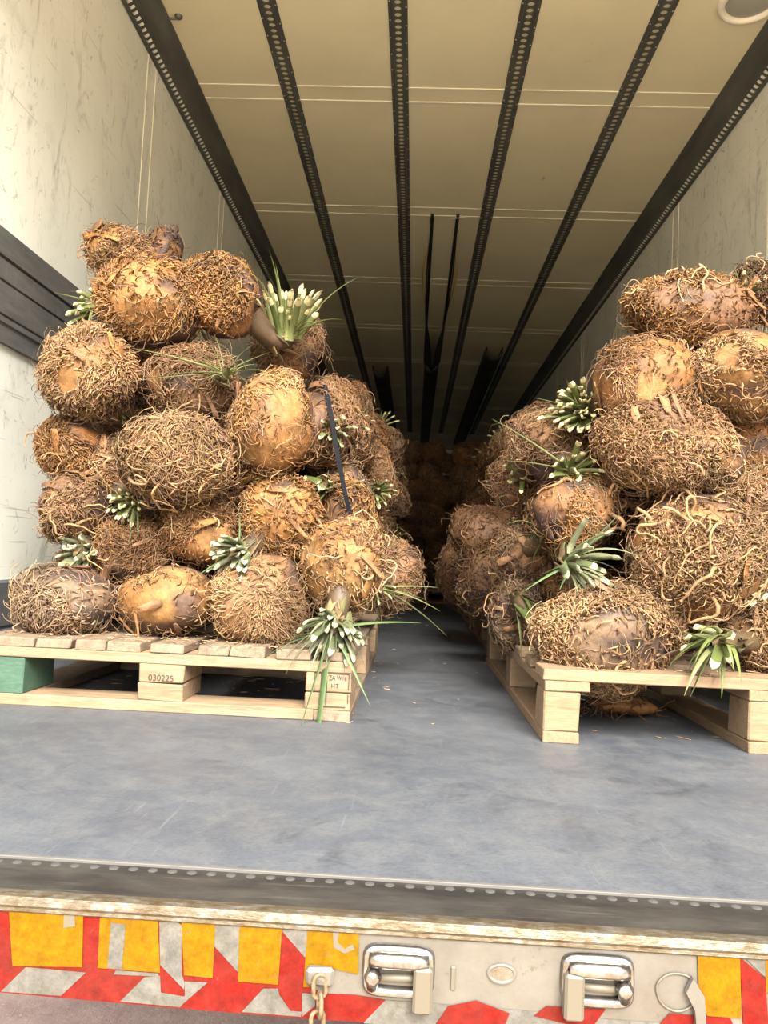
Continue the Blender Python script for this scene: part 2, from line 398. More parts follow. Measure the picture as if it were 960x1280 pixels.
for i, rx in enumerate(RX):
    r = thing('ceiling_rail', ['dark perforated ceiling rail nearest the left wall', 'second dark perforated ceiling rail from the left, near mid-ceiling', 'third dark perforated ceiling rail from the left, right of the torn duct', 'dark perforated ceiling rail nearest the right wall'][i], 'ceiling rail', (rx, Y0+.02, HC), 'perforated rails along the ceiling')
    b = MB(); perforated(b, -.021, .021, 0, 11.5, -.008, .0335, .0135, lambda x, y, z: (x, y, z), 10, .0125)
    for s_ in (-1, 1):
        b.add([(s_*.021, 0, -.008), (s_*.024, 0, -.003), (s_*.037, 0, -.003), (s_*.037, 0, 0), (s_*.021, 11.5, -.008), (s_*.024, 11.5, -.003), (s_*.037, 11.5, -.003), (s_*.037, 11.5, 0)],
              [(0,1,5,4),(1,2,6,5),(2,3,7,6)])
    b.build('perforated_strip', M['rail'], r, fix=False)
    b = MB()
    for k in range(75):
        for s_ in (-1, 1): b.dome((s_*.031, .06+.1*k+(.03 if s_ > 0 else 0), -.003), .0035, .002, 2, -1, 6)
    o = b.build('rivets', M['rivet'], r, fix=False); o['kind'] = 'stuff'

# dark cove profiles in the corners between wall and ceiling, slotted near the wall
for sg, x0, lab in ((1, 0., 'dark slotted corner profile between left wall and ceiling'), (-1, W, 'dark slotted corner profile between right wall and ceiling')):
    r = thing('corner_profile', lab, 'corner trim', (x0, Y0+.02, HC), 'corner profiles of the trailer ceiling')
    d_ = (HC-HR)
    # slotted flange close to the wall: slanted plate from (0,-.10) to (.035,-.060)
    def plc(x, y, z, sg=sg): 
        q = (x)/.048; return (sg*(.002+.030*q + z*.7), y, -d_+.044*q - z*.7)
    b = MB(); perforated(b, 0, .048, 0, 11.5, 0, .031, .0085, plc, 10, .0075)
    prof = [(.032, -.056), (.050, -.040), (.068, -.020), (.084, -.008), (.096, -.006), (.102, -.006), (.102, 0)]
    L_ = 11.5; vs = [(sg*px, yy, pz) for yy in (0, L_) for px, pz in prof]; n = len(prof)
    b.add(vs, [(i, i+1, n+i+1, n+i) for i in range(n-1)], 0)
    b.build('profile_shell', M['rail'], r, fix=False)
    b = MB()          # pale lip folded behind each slot
    for k in range(300):
        yc = .031*(k+.5)
        p = [plc(.016, yc-.008, .0), plc(.016, yc+.008, .0), plc(.024, yc+.007, .006), plc(.024, yc-.007, .006), plc(.034, yc-.008, .009), plc(.034, yc+.008, .009)]
        b.add(p, [(0,1,2,3), (3,2,5,4)])
    o = b.build('slot_lips', M['slotglow'], r, fix=False); o['kind'] = 'stuff'

# roof lamp and latch
o = thing('roof_lamp', 'round cream rimmed grey roof lamp at the right of the ceiling', 'lamp', (2.275, 1.985, HC))
b = MB()
ring = [(.112, 0), (.110, -.012), (.100, -.018), (.088, -.014), (.084, 0)]; n = 32
vs = [(rr*math.cos(2*math.pi*k/n), rr*math.sin(2*math.pi*k/n), zz) for k in range(n) for rr, zz in ring]
b.add(vs, [(k*5+i, k*5+i+1, ((k+1) % n)*5+i+1, ((k+1) % n)*5+i) for k in range(n) for i in range(4)], 0, True); b.build('rim', M['cream'], o)
b = MB(); b.dome((0, 0, -.002), .086, .012, 2, -1, 28); b.build('lens', M['lens'], o)
o = thing('ceiling_latch', 'small black latch on the ceiling beside the left corner profile', 'latch', (.12, 2.11, HC))
b = MB(); b.tube([(-.02, 0, -.012), (.012, 0, -.012)], .004, 8); b.build('bolt', M['rail'], o)
b = MB(); b.dome((.022, 0, 0), .016, .014, 2, -1, 10); b.build('knob', M['rail'], o)

# ------------------------------------------------------------------ air ducts under the ceiling
def half_duct(y0, y1, xc, r, drop, sag=.0, nseg=40, seed=0):
    rr = np.random.default_rng(seed); vs = []; K = 15
    for i in range(nseg+1):
        y = y0+(y1-y0)*i/nseg; wob = 1+.05*math.sin(i*1.7+seed)+.03*rr.standard_normal()
        for layer in (0, 1):
            for k in range(K):
                a = math.pi*k/(K-1); q = 1-.015*layer/r
                vs.append((xc-r*math.cos(a)*q*(1 if 0 < k < K-1 else 1), y, -(drop*wob)*math.sin(a)**.7*q))
    fs = []
    for i in range(nseg):
        for k in range(K-1):
            a = i*2*K+k; c2 = (i+1)*2*K+k
            fs.append((a, c2, c2+1, a+1)); fs.append((a+K, a+K+1, c2+K+1, c2+K))
    for k in range(K-1): fs.append((k, k+1, K+k+1, K+k))
    return vs, fs
def duct(label, y0, xc, r, drop, seed):
    o = thing('air_duct', label, 'air duct', (xc, y0, HC))
    vs, fs = half_duct(0, 12.5-y0, 0, r, drop, seed=seed); b = MB(); b.add(vs, fs, 0, True); b.build('sleeve', M['duct'], o, fix=False)
    for s_ in (-1, 1):
        b = MB(); b.dome((s_*r*.97, .02, -.004), .014, .012, 2, -1, 8); b.build('eyelet', M['rivet'], o, fix=False)
    return o
duct('short dark air duct hanging left of centre at the far ceiling', 7.4, .70, .085, .12, 1)
duct('dark air duct with round open mouth right of centre at the far ceiling', 6.55, 1.83, .085, .12, 2)
dc = duct('torn dark air duct in the middle of the ceiling, two long flaps trailing forward', 7.2, 1.245, .075, .10, 3)
for s_ in (-1, 1):
    # each flap: a strip of duct cloth fixed to the ceiling, bellying down towards the sleeve
    b = MB(); vs = []; K = 34; L_ = 3.42
    for i in range(K+1):
        q = i/K; y = -L_*(1-q); xo = s_*(.076+.020*math.sin(math.pi*min(1, q*1.4))-.004*q); dep = .012+.085*q**2
        lean = s_*(-.02*q - .06*max(0, q-.55)/.45)
        vs += [(xo, y, -.002), (xo+s_*.004, y, -.002), (xo+lean+s_*.004, y, -dep), (xo+lean, y, -dep)]
    fs = []
    for i in range(K):
        for k in range(4): fs.append((i*4+k, i*4+(k+1) % 4, (i+1)*4+(k+1) % 4, (i+1)*4+k))
    fs += [(0,1,2,3), (K*4+3, K*4+2, K*4+1, K*4)]
    b.add(vs, fs); b.box((min(xo, xo), -L_, -.0035), (xo+.0001, -L_+.001, -.002))
    # flat base strip on the ceiling
    b.box((s_*.076-.010, -L_-.02, -.006), (s_*.076+.010, 0, 0))
    b.build('flap', M['duct'], dc)
    b = MB(); pts = []
    for i in range(20):
        q = i/19; pts.append((s_*(.098+.016*math.sin(math.pi*q)), -L_+.42+1.1*q, -.012-.03*q))
    b.tube(pts, [.004+.006*math.sin(math.pi*i/19) for i in range(20)], 6); b.build('torn_edge', M['flap_edge'], dc)
b = MB()
for k in range(7):
    a = random.uniform(-2, 2); b.tube([(.078, -3.40, -.006), (.078+.02*math.sin(a), -3.41-.01*math.cos(a), -.012), (.078+.045*math.sin(a+.3), -3.42-.03*math.cos(a), -.02)], .002, 5)
b.build('frayed_threads', M['slotglow'], dc, fix=False)['kind'] = 'stuff'

# ------------------------------------------------------------------ unseen chassis and skirts, added to shade the ground below
for x, lab in ((0, 'unseen dark side skirt added along the left to shade the ground'), (W, 'unseen dark side skirt added along the right to shade the ground')):
    b = MB(); b.chamfer((x-.012, 2.7, -1.0), (x+.012, 9.0, -.1), .004); structure(b.build('added_skirt', M['dark']), lab)
for x in (.62, W-.62-.14):
    b = MB(); b.box((x, 2.6, -.45), (x+.14, 12.5, -.35)); b.box((x+.06, 2.6, -.35), (x+.08, 12.5, -.1)); b.box((x, 2.6, -.1), (x+.14, 12.5, -.03)); structure(b.build('added_beam', M['dark']))
# ------------------------------------------------------------------ rear sill and bumper
b = MB(); b.box((0, .040, -.03), (W, .124, -.0015)); pl = b.build('trim_1', M['plate']); structure(pl, 'dark worn steel plate along the rear edge of the floor')
b = MB(); b.chamfer((0, .121, -.004), (W, .1265, .0015), .0006); b.build('edge_strip', M['edge'], pl)
rv = MB(); rv.dome((0, 0, 0), .0056, .0016, 2, 1, 10); rvm = rv.mesh('rivet'); rvm.materials.append(M['floorrivet'])
for k in range(115):
    o = bpy.data.objects.new('rivet', rvm); COL.objects.link(o); o.parent = pl; o.location = (.03+.0212*k, .113, -.0016)
b = MB()
pr = [(.046, -.0015), (.046, .0), (.036, .001), (.030, .0), (.0265, -.003), (.0255, -.0065), (.0275, -.0095), (.027, -.0125), (.029, -.0145), (.046, -.0145)]
b.prism([(p[0], p[1]) for p in pr], 0, 0, W); sill = b.build('trim_2', M['alu']); structure(sill, 'bright aluminium nosing along the rear sill')
YF = .031
b = MB(); b.box((0, YF, -.091), (W, .12, -.0145)); b.box((0, YF+.002, -.0915), (W, .10, -.091)); bump_ = b.build('trim_3', M['frame']); structure(bump_, 'rear sill face with red, white and yellow tape')
NPOLY = [0]
def facepoly(name, px, mat, off, th=.0005):
    NPOLY[0] += 1; off = off+.000012*NPOLY[0]
    pts = [at(u, v, YF-off) for u, v in px]
    b = MB(); b.prism([(p[0], p[2]) for p in pts], 1, YF-off, YF-off+th); return b.build(name, mat, bump_)
LB = [(-80, 1233), (0, 1240.5), (200, 1258.5), (300, 1266.5), (470, 1281), (700, 1302), (1000, 1330)]
def low(u): return float(np.interp(u, [p[0] for p in LB], [p[1] for p in LB]))
facepoly('red_tape', [(-120, 1126), (11, 1135.5), (125, 1144.5), (230, 1147), (385, 1159), (388, 1234), (404, 1242), (446, 1244), (482, 1250), (455, 1278), (379, low(379)), (200, low(200)), (0, low(0)), (-120, low(-80)-4)], M['red'], .0007)
facepoly('white_tape', [(446, 1246), (482, 1250), (640, 1262), (760, 1274), (1010, 1292), (1010, 1328), (455, 1279)], M['white'], .0006)
for px in ([(32, 1209), (107, 1216), (76, 1245), (1, 1239.5)], [(180, 1222), (200, 1220), (201, 1241), (231, 1246), (240, 1243), (225, 1259), (150, 1252)],
           [(-75, 1200), (-10, 1206), (-45, 1235), (-100, 1229)],
           [(139, 1153), (157, 1156), (152, 1212), (134, 1210)], [(199, 1150), (217, 1149), (227, 1157), (227, 1217), (231, 1230), (230, 1237), (200, 1206)],
           [(145, 1213), (198, 1217), (198, 1221), (142, 1218)], [(269.5, 1150.5), (299.4, 1151), (297.6, 1215.5), (268, 1183)],
           [(354, 1154), (384.6, 1158.7), (382, 1197.8), (353, 1164.7)], [(329, 1236), (347.6, 1236), (349, 1244), (363, 1263.7), (377.5, 1265), (376, 1271), (302, 1265)],
           [(231, 1227), (259, 1228.5), (225, 1258), (216, 1257), (231, 1245)], [(377.5, 1241.6), (394.5, 1243), (394, 1257), (377.5, 1271)],
           [(928, 1194), (957, 1195), (957, 1222)]):
    facepoly('white_tape', px, M['white'], .0013 if px[0] != (139, 1153) else .0021)
for px in ([(11, 1136), (104, 1144), (102.5, 1209), (15.5, 1207.5)], [(125, 1144), (197, 1150), (200, 1216), (122, 1210)], [(226.5, 1147.5), (269.5, 1150), (265.6, 1222.8), (230, 1219)],
           [(299.4, 1151.4), (353, 1154), (347.6, 1231), (297.6, 1227)], [(384.6, 1159.5), (448.6, 1167), (448, 1218), (388, 1205), (386.7, 1233.8), (379, 1233.8)],
           [(872, 1193), (925, 1196), (927, 1273), (884, 1270), (873, 1232)], [(957, 1198), (1010, 1201), (1012, 1270), (958, 1240)], [(-110, 1128), (-60, 1132), (-62, 1196), (-112, 1190)]):
    facepoly('yellow_tape', px, M['yellow'], .0015)
for px in ([(560, 1258), (595, 1251), (637, 1267), (625, 1296), (538, 1290)], [(667, 1270), (683, 1258), (757, 1262), (736, 1290), (708, 1280)], [(825, 1280), (837, 1267), (913, 1273), (930, 1310), (810, 1300)], [(925, 1197), (957, 1223), (962, 1300), (929, 1280)]):
    facepoly('red_tape', px, M['red'], .0011)
facepoly('bare_patch', [(80, 1140), (93, 1141), (94, 1158), (79, 1160)], M['dullsteel'], .0019)
facepoly('bare_patch', [(416, 1166), (424, 1164), (422, 1178), (431, 1186), (441, 1180), (443, 1187), (430, 1192), (417, 1184)], M['dullsteel'], .0019)
# recessed lock keepers
def lock_keeper(u, v, flip):
    c = at(u, v, YF); k = .00079
    def P(x, z, y): return (c[0]+x*k*flip, YF+y, c[2]-z*k)
    b = MB()
    outer = []; inner = []; n = 24
    for i in range(n):
        a = 2*math.pi*i/n; e_ = .42
        sxx = math.copysign(abs(math.cos(a))**e_, math.cos(a)); szz = math.copysign(abs(math.sin(a))**e_, math.sin(a))
        outer.append((sxx, szz))
    vs = []
    for rx_, rz_, y_ in ((44, 31, -.0003), (43, 30, -.0045), (39, 26, -.0085), (33, 20, -.006), (31, 17, .004)):
        for s1, s2 in outer: vs.append(P(s1*rx_, s2*rz_, y_))
    fs = [(r_*n+i, r_*n+(i+1) % n, (r_+1)*n+(i+1) % n, (r_+1)*n+i) for r_ in range(4) for i in range(n)]
    b.add(vs, fs, 0, True); kp = b.build('lock_keeper', M['chrome'], bump_)
    b = MB(); b.add([P(s1*32, s2*18, -.0004) for s1, s2 in outer], [tuple(range(n))]); b.build('recess_back', M['dullsteel'], kp)
    b = MB(); b.tube([P(-34, -14, -.0065), P(-20, -15, -.0085), P(20, -15, -.0085), P(34, -14, -.0065)], .0075, 12); b.build('hood', M['chrome'], kp)
    b = MB(); b.tube([P(-30, 8, -.004), P(30, 6, -.004)], .0035, 10); b.build('cross_bar', M['dullsteel'], kp)
    b = MB(); b.tube([P(-31, -2, -.005), P(-30, 4, -.009), P(-31, 20, -.005)], [.006, .0085, .005], 12); b.build('dome', M['chrome'], kp)
    b = MB(); p0 = P(18, -12, -.016); p1 = P(41, 41, -.001)
    b.chamfer((min(p0[0], p1[0]), p0[1], min(p0[2], p1[2])), (max(p0[0], p1[0]), p1[1], max(p0[2], p1[2])), .0025); b.build('tongue', M['dullsteel'], kp)
lock_keeper(498, 1212, 1); lock_keeper(746, 1224, -1)
# slot hole and a torn ring of old bracket
c = at(627, 1217, YF); b = MB(); n = 20; vs = []
for rx_, rz_, y_ in ((.0145, .0095, -.0003), (.013, .0085, -.003), (.0105, .0065, -.0005)):
    for i in range(n): vs.append((c[0]+rx_*math.cos(2*math.pi*i/n), YF+y_, c[2]+rz_*math.sin(2*math.pi*i/n)))
b.add(vs, [(r_*n+i, r_*n+(i+1) % n, (r_+1)*n+(i+1) % n, (r_+1)*n+i) for r_ in range(2) for i in range(n)], 0, True); hole = b.build('bolt_slot', M['frame'], bump_)
b = MB(); b.add([(c[0]+.011*math.cos(2*math.pi*i/n), YF-.0006, c[2]+.007*math.sin(2*math.pi*i/n)) for i in range(n)], [tuple(range(n))]); b.build('slot_back', M['chrome'], hole)
c = at(846, 1239, YF); b = MB(); b.tube([(c[0]+(.019+.0006*math.sin(5*a))*math.cos(a), YF-.001, c[2]+(.017+.0006*math.sin(3*a))*math.sin(a)) for a in [2*math.pi*i/28 for i in range(28)]], .0012, 6, closed=True); b.build('weld_ring', M['dullsteel'], bump_)
b = MB(); q = [(866, 1222), (880, 1245), (882, 1284), (870, 1284), (868, 1262), (857, 1240)]
b.prism([(at(u, v, YF-.006)[0], at(u, v, YF-.006)[2]) for u, v in q], 1, YF-.008, YF-.002); b.build('bent_bracket', M['frame'], bump_)
b = MB(); c = at(680, 1230, YF); b.chamfer((c[0]-.003-.085, YF-.002, c[2]-.011), (c[0]+.002-.085, YF, c[2]+.011), .001); b.build('weld_bead', M['dullsteel'], bump_)
# chain
c = at(402, 1216, YF); ch = thing('chain', 'short rusty chain hanging from the tape covered rear sill', 'chain', (c[0], YF-.012, c[2]))
b = MB(); b.chamfer((-.014, .0, -.009), (.012, .0105, .009), .003, .002); b.build('anchor_lug', M['frame'], ch)
for k in range(6):
    b = MB(); pts = []
    for i in range(16):
        a = 2*math.pi*i/16; lx = .0058*math.cos(a); lz = .0062*math.sin(a)+(.0045 if math.sin(a) > 0 else -.0045)
        p = (lx, lx*.35, lz) if k % 2 == 0 else (lx*.35, -lx, lz)
        pts.append((p[0]+.001*math.sin(k*2), p[1], p[2]-.006-.0165*k))
    b.tube(pts, .0021, 8, closed=True); b.build('link', M['rust'], ch)

# ------------------------------------------------------------------ pallets
def plank(par, name, a, b_, mat, c=.0018, jit=.002):
    mb = MB(); cen = [(p+q)/2 for p, q in zip(a, b_)]
    mb.chamfer([p-q for p, q in zip(a, cen)], [p-q for p, q in zip(b_, cen)], c, jit)
    return mb.build(name, mat, par, cen)
def text_mesh(s, size):
    cu = bpy.data.curves.new('t', 'FONT'); cu.body = s; cu.size = size; cu.extrude = .0002; cu.align_x = 'CENTER'; cu.align_y = 'CENTER'
    ob = bpy.data.objects.new('t', cu); COL.objects.link(ob)
    dg = bpy.context.evaluated_depsgraph_get(); me = bpy.data.meshes.new_from_object(ob.evaluated_get(dg))
    bpy.data.objects.remove(ob); return me
def ink_text(s, size, par, loc, roll=0., sx=1.):
    o = link('stencil_mark', text_mesh(s, size), M['ink'], par, loc); o.rotation_euler = (math.pi/2, roll, 0); o.scale = (sx, 1, 1); return o

# left pallet
LP = (.2235, .9063)
def left_pallet(label, loc, detail=True):
    p = thing('pallet', label, 'pallet', loc, None)
    boards = [(-.002, .115), (.108+.012, .196), (.206, .271), (.2735, .346), (.367, .441), (.470, .536), (.5385, .615), (.637, .712), (.7385, .8)]
    for a, b_ in boards:
        yo = random.uniform(-.003, .006); plank(p, 'deck_board', (a, yo, .1225), (b_, 1.2+yo, .1435+random.uniform(-.001, .002)), M['oldwood_y'], .0025, .004)
    for y in (.0, .55, 1.1):
        plank(p, 'stringer_board', (0, y, .1005), (.8, y+.1, .1222), M['oldwood_x'])
    for iy, y in enumerate((0, .53, 1.055)):
        for ix, x in enumerate((0, .346, .702)):
            mt = M['oldwood_x']
            if iy == 0 and ix > 0 and detail:      # front blocks are glued from two halves, a dark joint between
                w_ = .098 if ix == 1 else .098
                bl = plank(p, 'block', (x, y+.002, .0225), (x+w_, y+.145, .059), mt, .0025, .003)
                bl2 = plank(p, 'block', (x+.001, y+.001, .061), (x+w_, y+.145, .1002), mt, .0025, .003)
                if ix == 1: ink_text('030225', .0185, p, (x+.050, y-.0005, .071), 0, 1.0)
                if ix == 2:
                    ink_text('ZA W16', .0145, p, (x+.0695, y-.0005, .0900), 0, .72)
                    ink_text('HT', .014, p, (x+.064, y-.0005, .073), 0, .9)
                    ink_text('IPPC', .014, p, (x+.0405, y-.0005, .084), math.pi/2, .9)
                    for (a, b_) in (((.020, .0985), (.0935, .0998)), ((.0335, .062), (.0352, .098)), ((.046, .062), (.0476, .098)), ((.0920, .066), (.0935, .0998)), ((.020, .062), (.0213, .0998)),
                                    ((.0335, .034), (.0352, .058)), ((.046, .034), (.0476, .058)), ((.036, .030), (.088, .0312)), ((.0915, .038), (.0930, .058))):
                        mb = MB(); mb.box((x+a[0], y-.0006, a[1]), (x+b_[0], y+.0008, b_[1])); mb.build('stencil_mark', M['ink'], p)
            else:
                plank(p, 'block', (x, y+.001, .0225), (x+.098, y+.145, .1002), M['green'] if (iy == 0 and ix == 0 and detail) else mt, .0025, .003)
                if iy == 0 and ix == 0 and detail: p.children[-1]['label'] = 'green painted corner block'
    for y in (0, .55, 1.1):
        if y == 0:
            plank(p, 'runner_board', (0, -.002, 0), (.723, .1, .0222), M['oldwood_x']); plank(p, 'runner_board', (.7245, -.002, 0), (.8, 1.2, .0222), M['oldwood_y'])
            plank(p, 'runner_board', (0, .102, 0), (.098, 1.2, .022), M['oldwood_y'])
        else: plank(p, 'runner_board', (.1, y, 0), (.722, y+.1, .0222), M['oldwood_x'])
    return p
left_pallet('weathered pine pallet with one green block under the left front stack', (LP[0], LP[1], 0))
# right pallet: deck boards across, stringers and runners in depth
def right_pallet(label, loc):
    p = thing('pallet', label, 'pallet', loc, None); w_ = .878
    ys = [0, .17, .34, .53, .70, .88, 1.10]
    for k, y in enumerate(ys):
        plank(p, 'deck_board', (-.003, y, .1225), (w_+.003, y+(.1 if k in (0, 6) else .088), .1438), M['newdeck_x'] if k else M['newwood_x'], .0018, .003)
    for x in (0, .395, .79):
        plank(p, 'stringer_board', (x, .002, .1005), (x+.088, 1.198, .1222), M['newwood_y'])
        for y in (.004, .53, 1.095):
            plank(p, 'block', (x+(0 if x < .7 else .01), y, .0225), (x+(.070 if x < .3 else .078), y+.1, .1002), M['newwood_x'], .003, .003)
        plank(p, 'runner_board', (x, .003, 0), (x+(.070 if x < .3 else .085), 1.2, .0222), M['newwood_y'])
    return p
RP = (1.4104, .8127)
right_pallet('fresh pale pine pallet under the right front stack', (RP[0], RP[1], 0))
left_pallet('aged pine pallet behind the left front pallet, one corner in view', (.17, 2.17, 0), False)
left_pallet('third aged pine pallet deep on the left, beyond two others', (.17, 3.43, 0), False)
right_pallet('pine pallet deep on the right, behind the fresh pale pallet', (1.45, 2.08, 0))
right_pallet('third pine pallet deep on the right, in the dark', (1.45, 3.34, 0))
for k in range(3):
    left_pallet('pine pallet under the heap at the dark far end', (.02+.815*k, 5.75, 0), False)['group'] = 'pallets under the far heap'

# ------------------------------------------------------------------ plants
def vnoise(P, freq, seed, n=10):
    r = np.random.default_rng(seed); K = r.standard_normal((n, 3)); K /= np.linalg.norm(K, axis=1)[:, None]; K *= freq*(.6+.8*r.random((n, 1)))
    return np.sin(P@K.T + r.random(n)*6.283).sum(1)/math.sqrt(n)*.9
ICO = {}
def ico(sub):
    if sub not in ICO:
        bm = bmesh.new(); bmesh.ops.create_icosphere(bm, subdivisions=sub, radius=1.0)
        ICO[sub] = (np.array([v.co[:] for v in bm.verts]), [[v.index for v in f.verts] for f in bm.faces]); bm.free()
    return ICO[sub]
def unit(a): return a/(np.linalg.norm(a, axis=-1, keepdims=True)+1e-9)
def sstep(x, a, b): t = np.clip((x-a)/(b-a), 0, 1); return t*t*(3-2*t)
def mesh_np(name, V, Fq, tint, smooth=True):
    # V (n,3); Fq (m,k) same-size polygons or list; tint (n,3)
    me = bpy.data.meshes.new(name)
    if isinstance(Fq, np.ndarray):
        k = Fq.shape[1]; m_ = len(Fq)
        me.vertices.add(len(V)); me.vertices.foreach_set('co', V.astype(np.float32).ravel())
        me.loops.add(m_*k); me.loops.foreach_set('vertex_index', Fq.astype(np.int32).ravel())
        me.polygons.add(m_); me.polygons.foreach_set('loop_start', (np.arange(m_)*k).astype(np.int32)); me.polygons.foreach_set('loop_total', np.full(m_, k, np.int32))
    else: me.from_pydata([tuple(p) for p in V], [], Fq)
    me.polygons.foreach_set('use_smooth', np.full(len(me.polygons), smooth))
    at_ = me.attributes.new('tint', 'FLOAT_COLOR', 'POINT')
    c = np.ones((len(V), 4), np.float32); c[:, :3] = np.clip(tint, 0, 1); at_.data.foreach_set('color', c.ravel())
    me.update(); me.validate(); return me
def tubes(P, R, S=3):
    # P (N,K,3) centre lines, R (N,K) radii -> verts, quads
    N, K, _ = P.shape
    T = np.empty_like(P); T[:, 1:-1] = P[:, 2:]-P[:, :-2]; T[:, 0] = P[:, 1]-P[:, 0]; T[:, -1] = P[:, -1]-P[:, -2]; T = unit(T)
    ref = unit(np.random.default_rng(3).standard_normal((N, 1, 3))); A = unit(np.cross(T, ref)); B = np.cross(T, A)
    an = np.arange(S)*2*math.pi/S
    V = P[:, :, None, :] + R[:, :, None, None]*(np.cos(an)[None, None, :, None]*A[:, :, None, :] + np.sin(an)[None, None, :, None]*B[:, :, None, :])
    base = (np.arange(N)*K*S)[:, None, None]; i = (np.arange(K-1)*S)[None, :, None]; k = np.arange(S)[None, None, :]; k2 = (np.arange(S)+1) % S
    k2 = k2[None, None, :]
    Q = np.stack([base+i+k, base+i+k2, base+i+S+k2, base+i+S+k], -1).reshape(-1, 4)
    return V.reshape(-1, 3), Q

PAL = {  # (dominant, second, dark skin)
 'orange': ((.1806, .0777, .0224), (.2257, .1063, .0327), (.0541, .0286, .0184)),
 'gold':   ((.2077, .1103, .0388), (.1806, .0817, .0245), (.0677, .0368, .0224)),
 'brown':  ((.1219, .0613, .0306), (.1625, .0817, .0347), (.0384, .0224, .0163)),
 'purple': ((.0722, .0429, .0327), (.1535, .0716, .0266), (.0338, .0205, .0184)),
 'grey':   ((.1129, .0735, .0490), (.1490, .0899, .0490), (.0451, .0306, .0245)),
}
SCAR = np.array((.205, .102, .034))
ROOTC = {'tan': (.2471, .1436, .0685), 'pale': (.2851, .1856, .1016), 'rust': (.1996, .0972, .0398), 'brown': (.1711, .0950, .0486), 'grey': (.1996, .1326, .0817), 'orange': (.2471, .1216, .0419)}

class Body:
    """lumpy trunk base: radial function over directions, used for skin and for rooting the roots"""
    def __init__(s, abc, seed, crown, scars, lump=.09):
        s.abc = np.array(abc); s.seed = seed; s.crown = unit(np.array(crown, float)) if crown is not None else None; s.scars = scars; s.lump = lump
    def rad(s, n):
        r = 1+s.lump*vnoise(n, 2.4, s.seed)+.045*vnoise(n, 6.5, s.seed+1)+.014*vnoise(n, 17, s.seed+2)
        if s.crown is not None: r *= 1-.16*sstep(n@s.crown, .35, .95)
        for d, ro in s.scars:
            ct = n@d; cap = math.cos(ro)/np.maximum(ct, .2)*(1+.012*vnoise(n, 9, s.seed+5)); r = np.where(ct > math.cos(ro*1.1), np.minimum(r, cap*1.0), r)
        return r
    def pt(s, n): return n*s.rad(n)[:, None]*s.abc
    def normal(s, n): return unit(n/s.abc)
def scar_dir(du, dv):
    return np.array([du, -math.sqrt(max(.02, 1-du*du-dv*dv)), -dv])

def body_mesh(B, pal, sub, mix=.0, face=None):
    n, F_ = ico(sub); V = B.pt(n); A, C, D = (np.array(c) for c in PAL[pal]); sd = B.seed
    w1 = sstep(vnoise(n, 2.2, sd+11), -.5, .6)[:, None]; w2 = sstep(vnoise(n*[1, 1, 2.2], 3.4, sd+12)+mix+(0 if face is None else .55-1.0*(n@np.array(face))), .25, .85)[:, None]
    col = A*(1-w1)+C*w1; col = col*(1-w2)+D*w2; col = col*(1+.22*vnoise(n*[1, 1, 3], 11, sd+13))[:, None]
    for d, ro in B.scars:
        w = sstep(n@d+.02*vnoise(n, 8, sd+14), math.cos(ro*1.12), math.cos(ro*.85))[:, None]; sc = SCAR*(1+.18*vnoise(n, 5, sd+15))[:, None]; col = col*(1-w)+sc*w
    return mesh_np('trunk_base', V, np.array(F_), col)

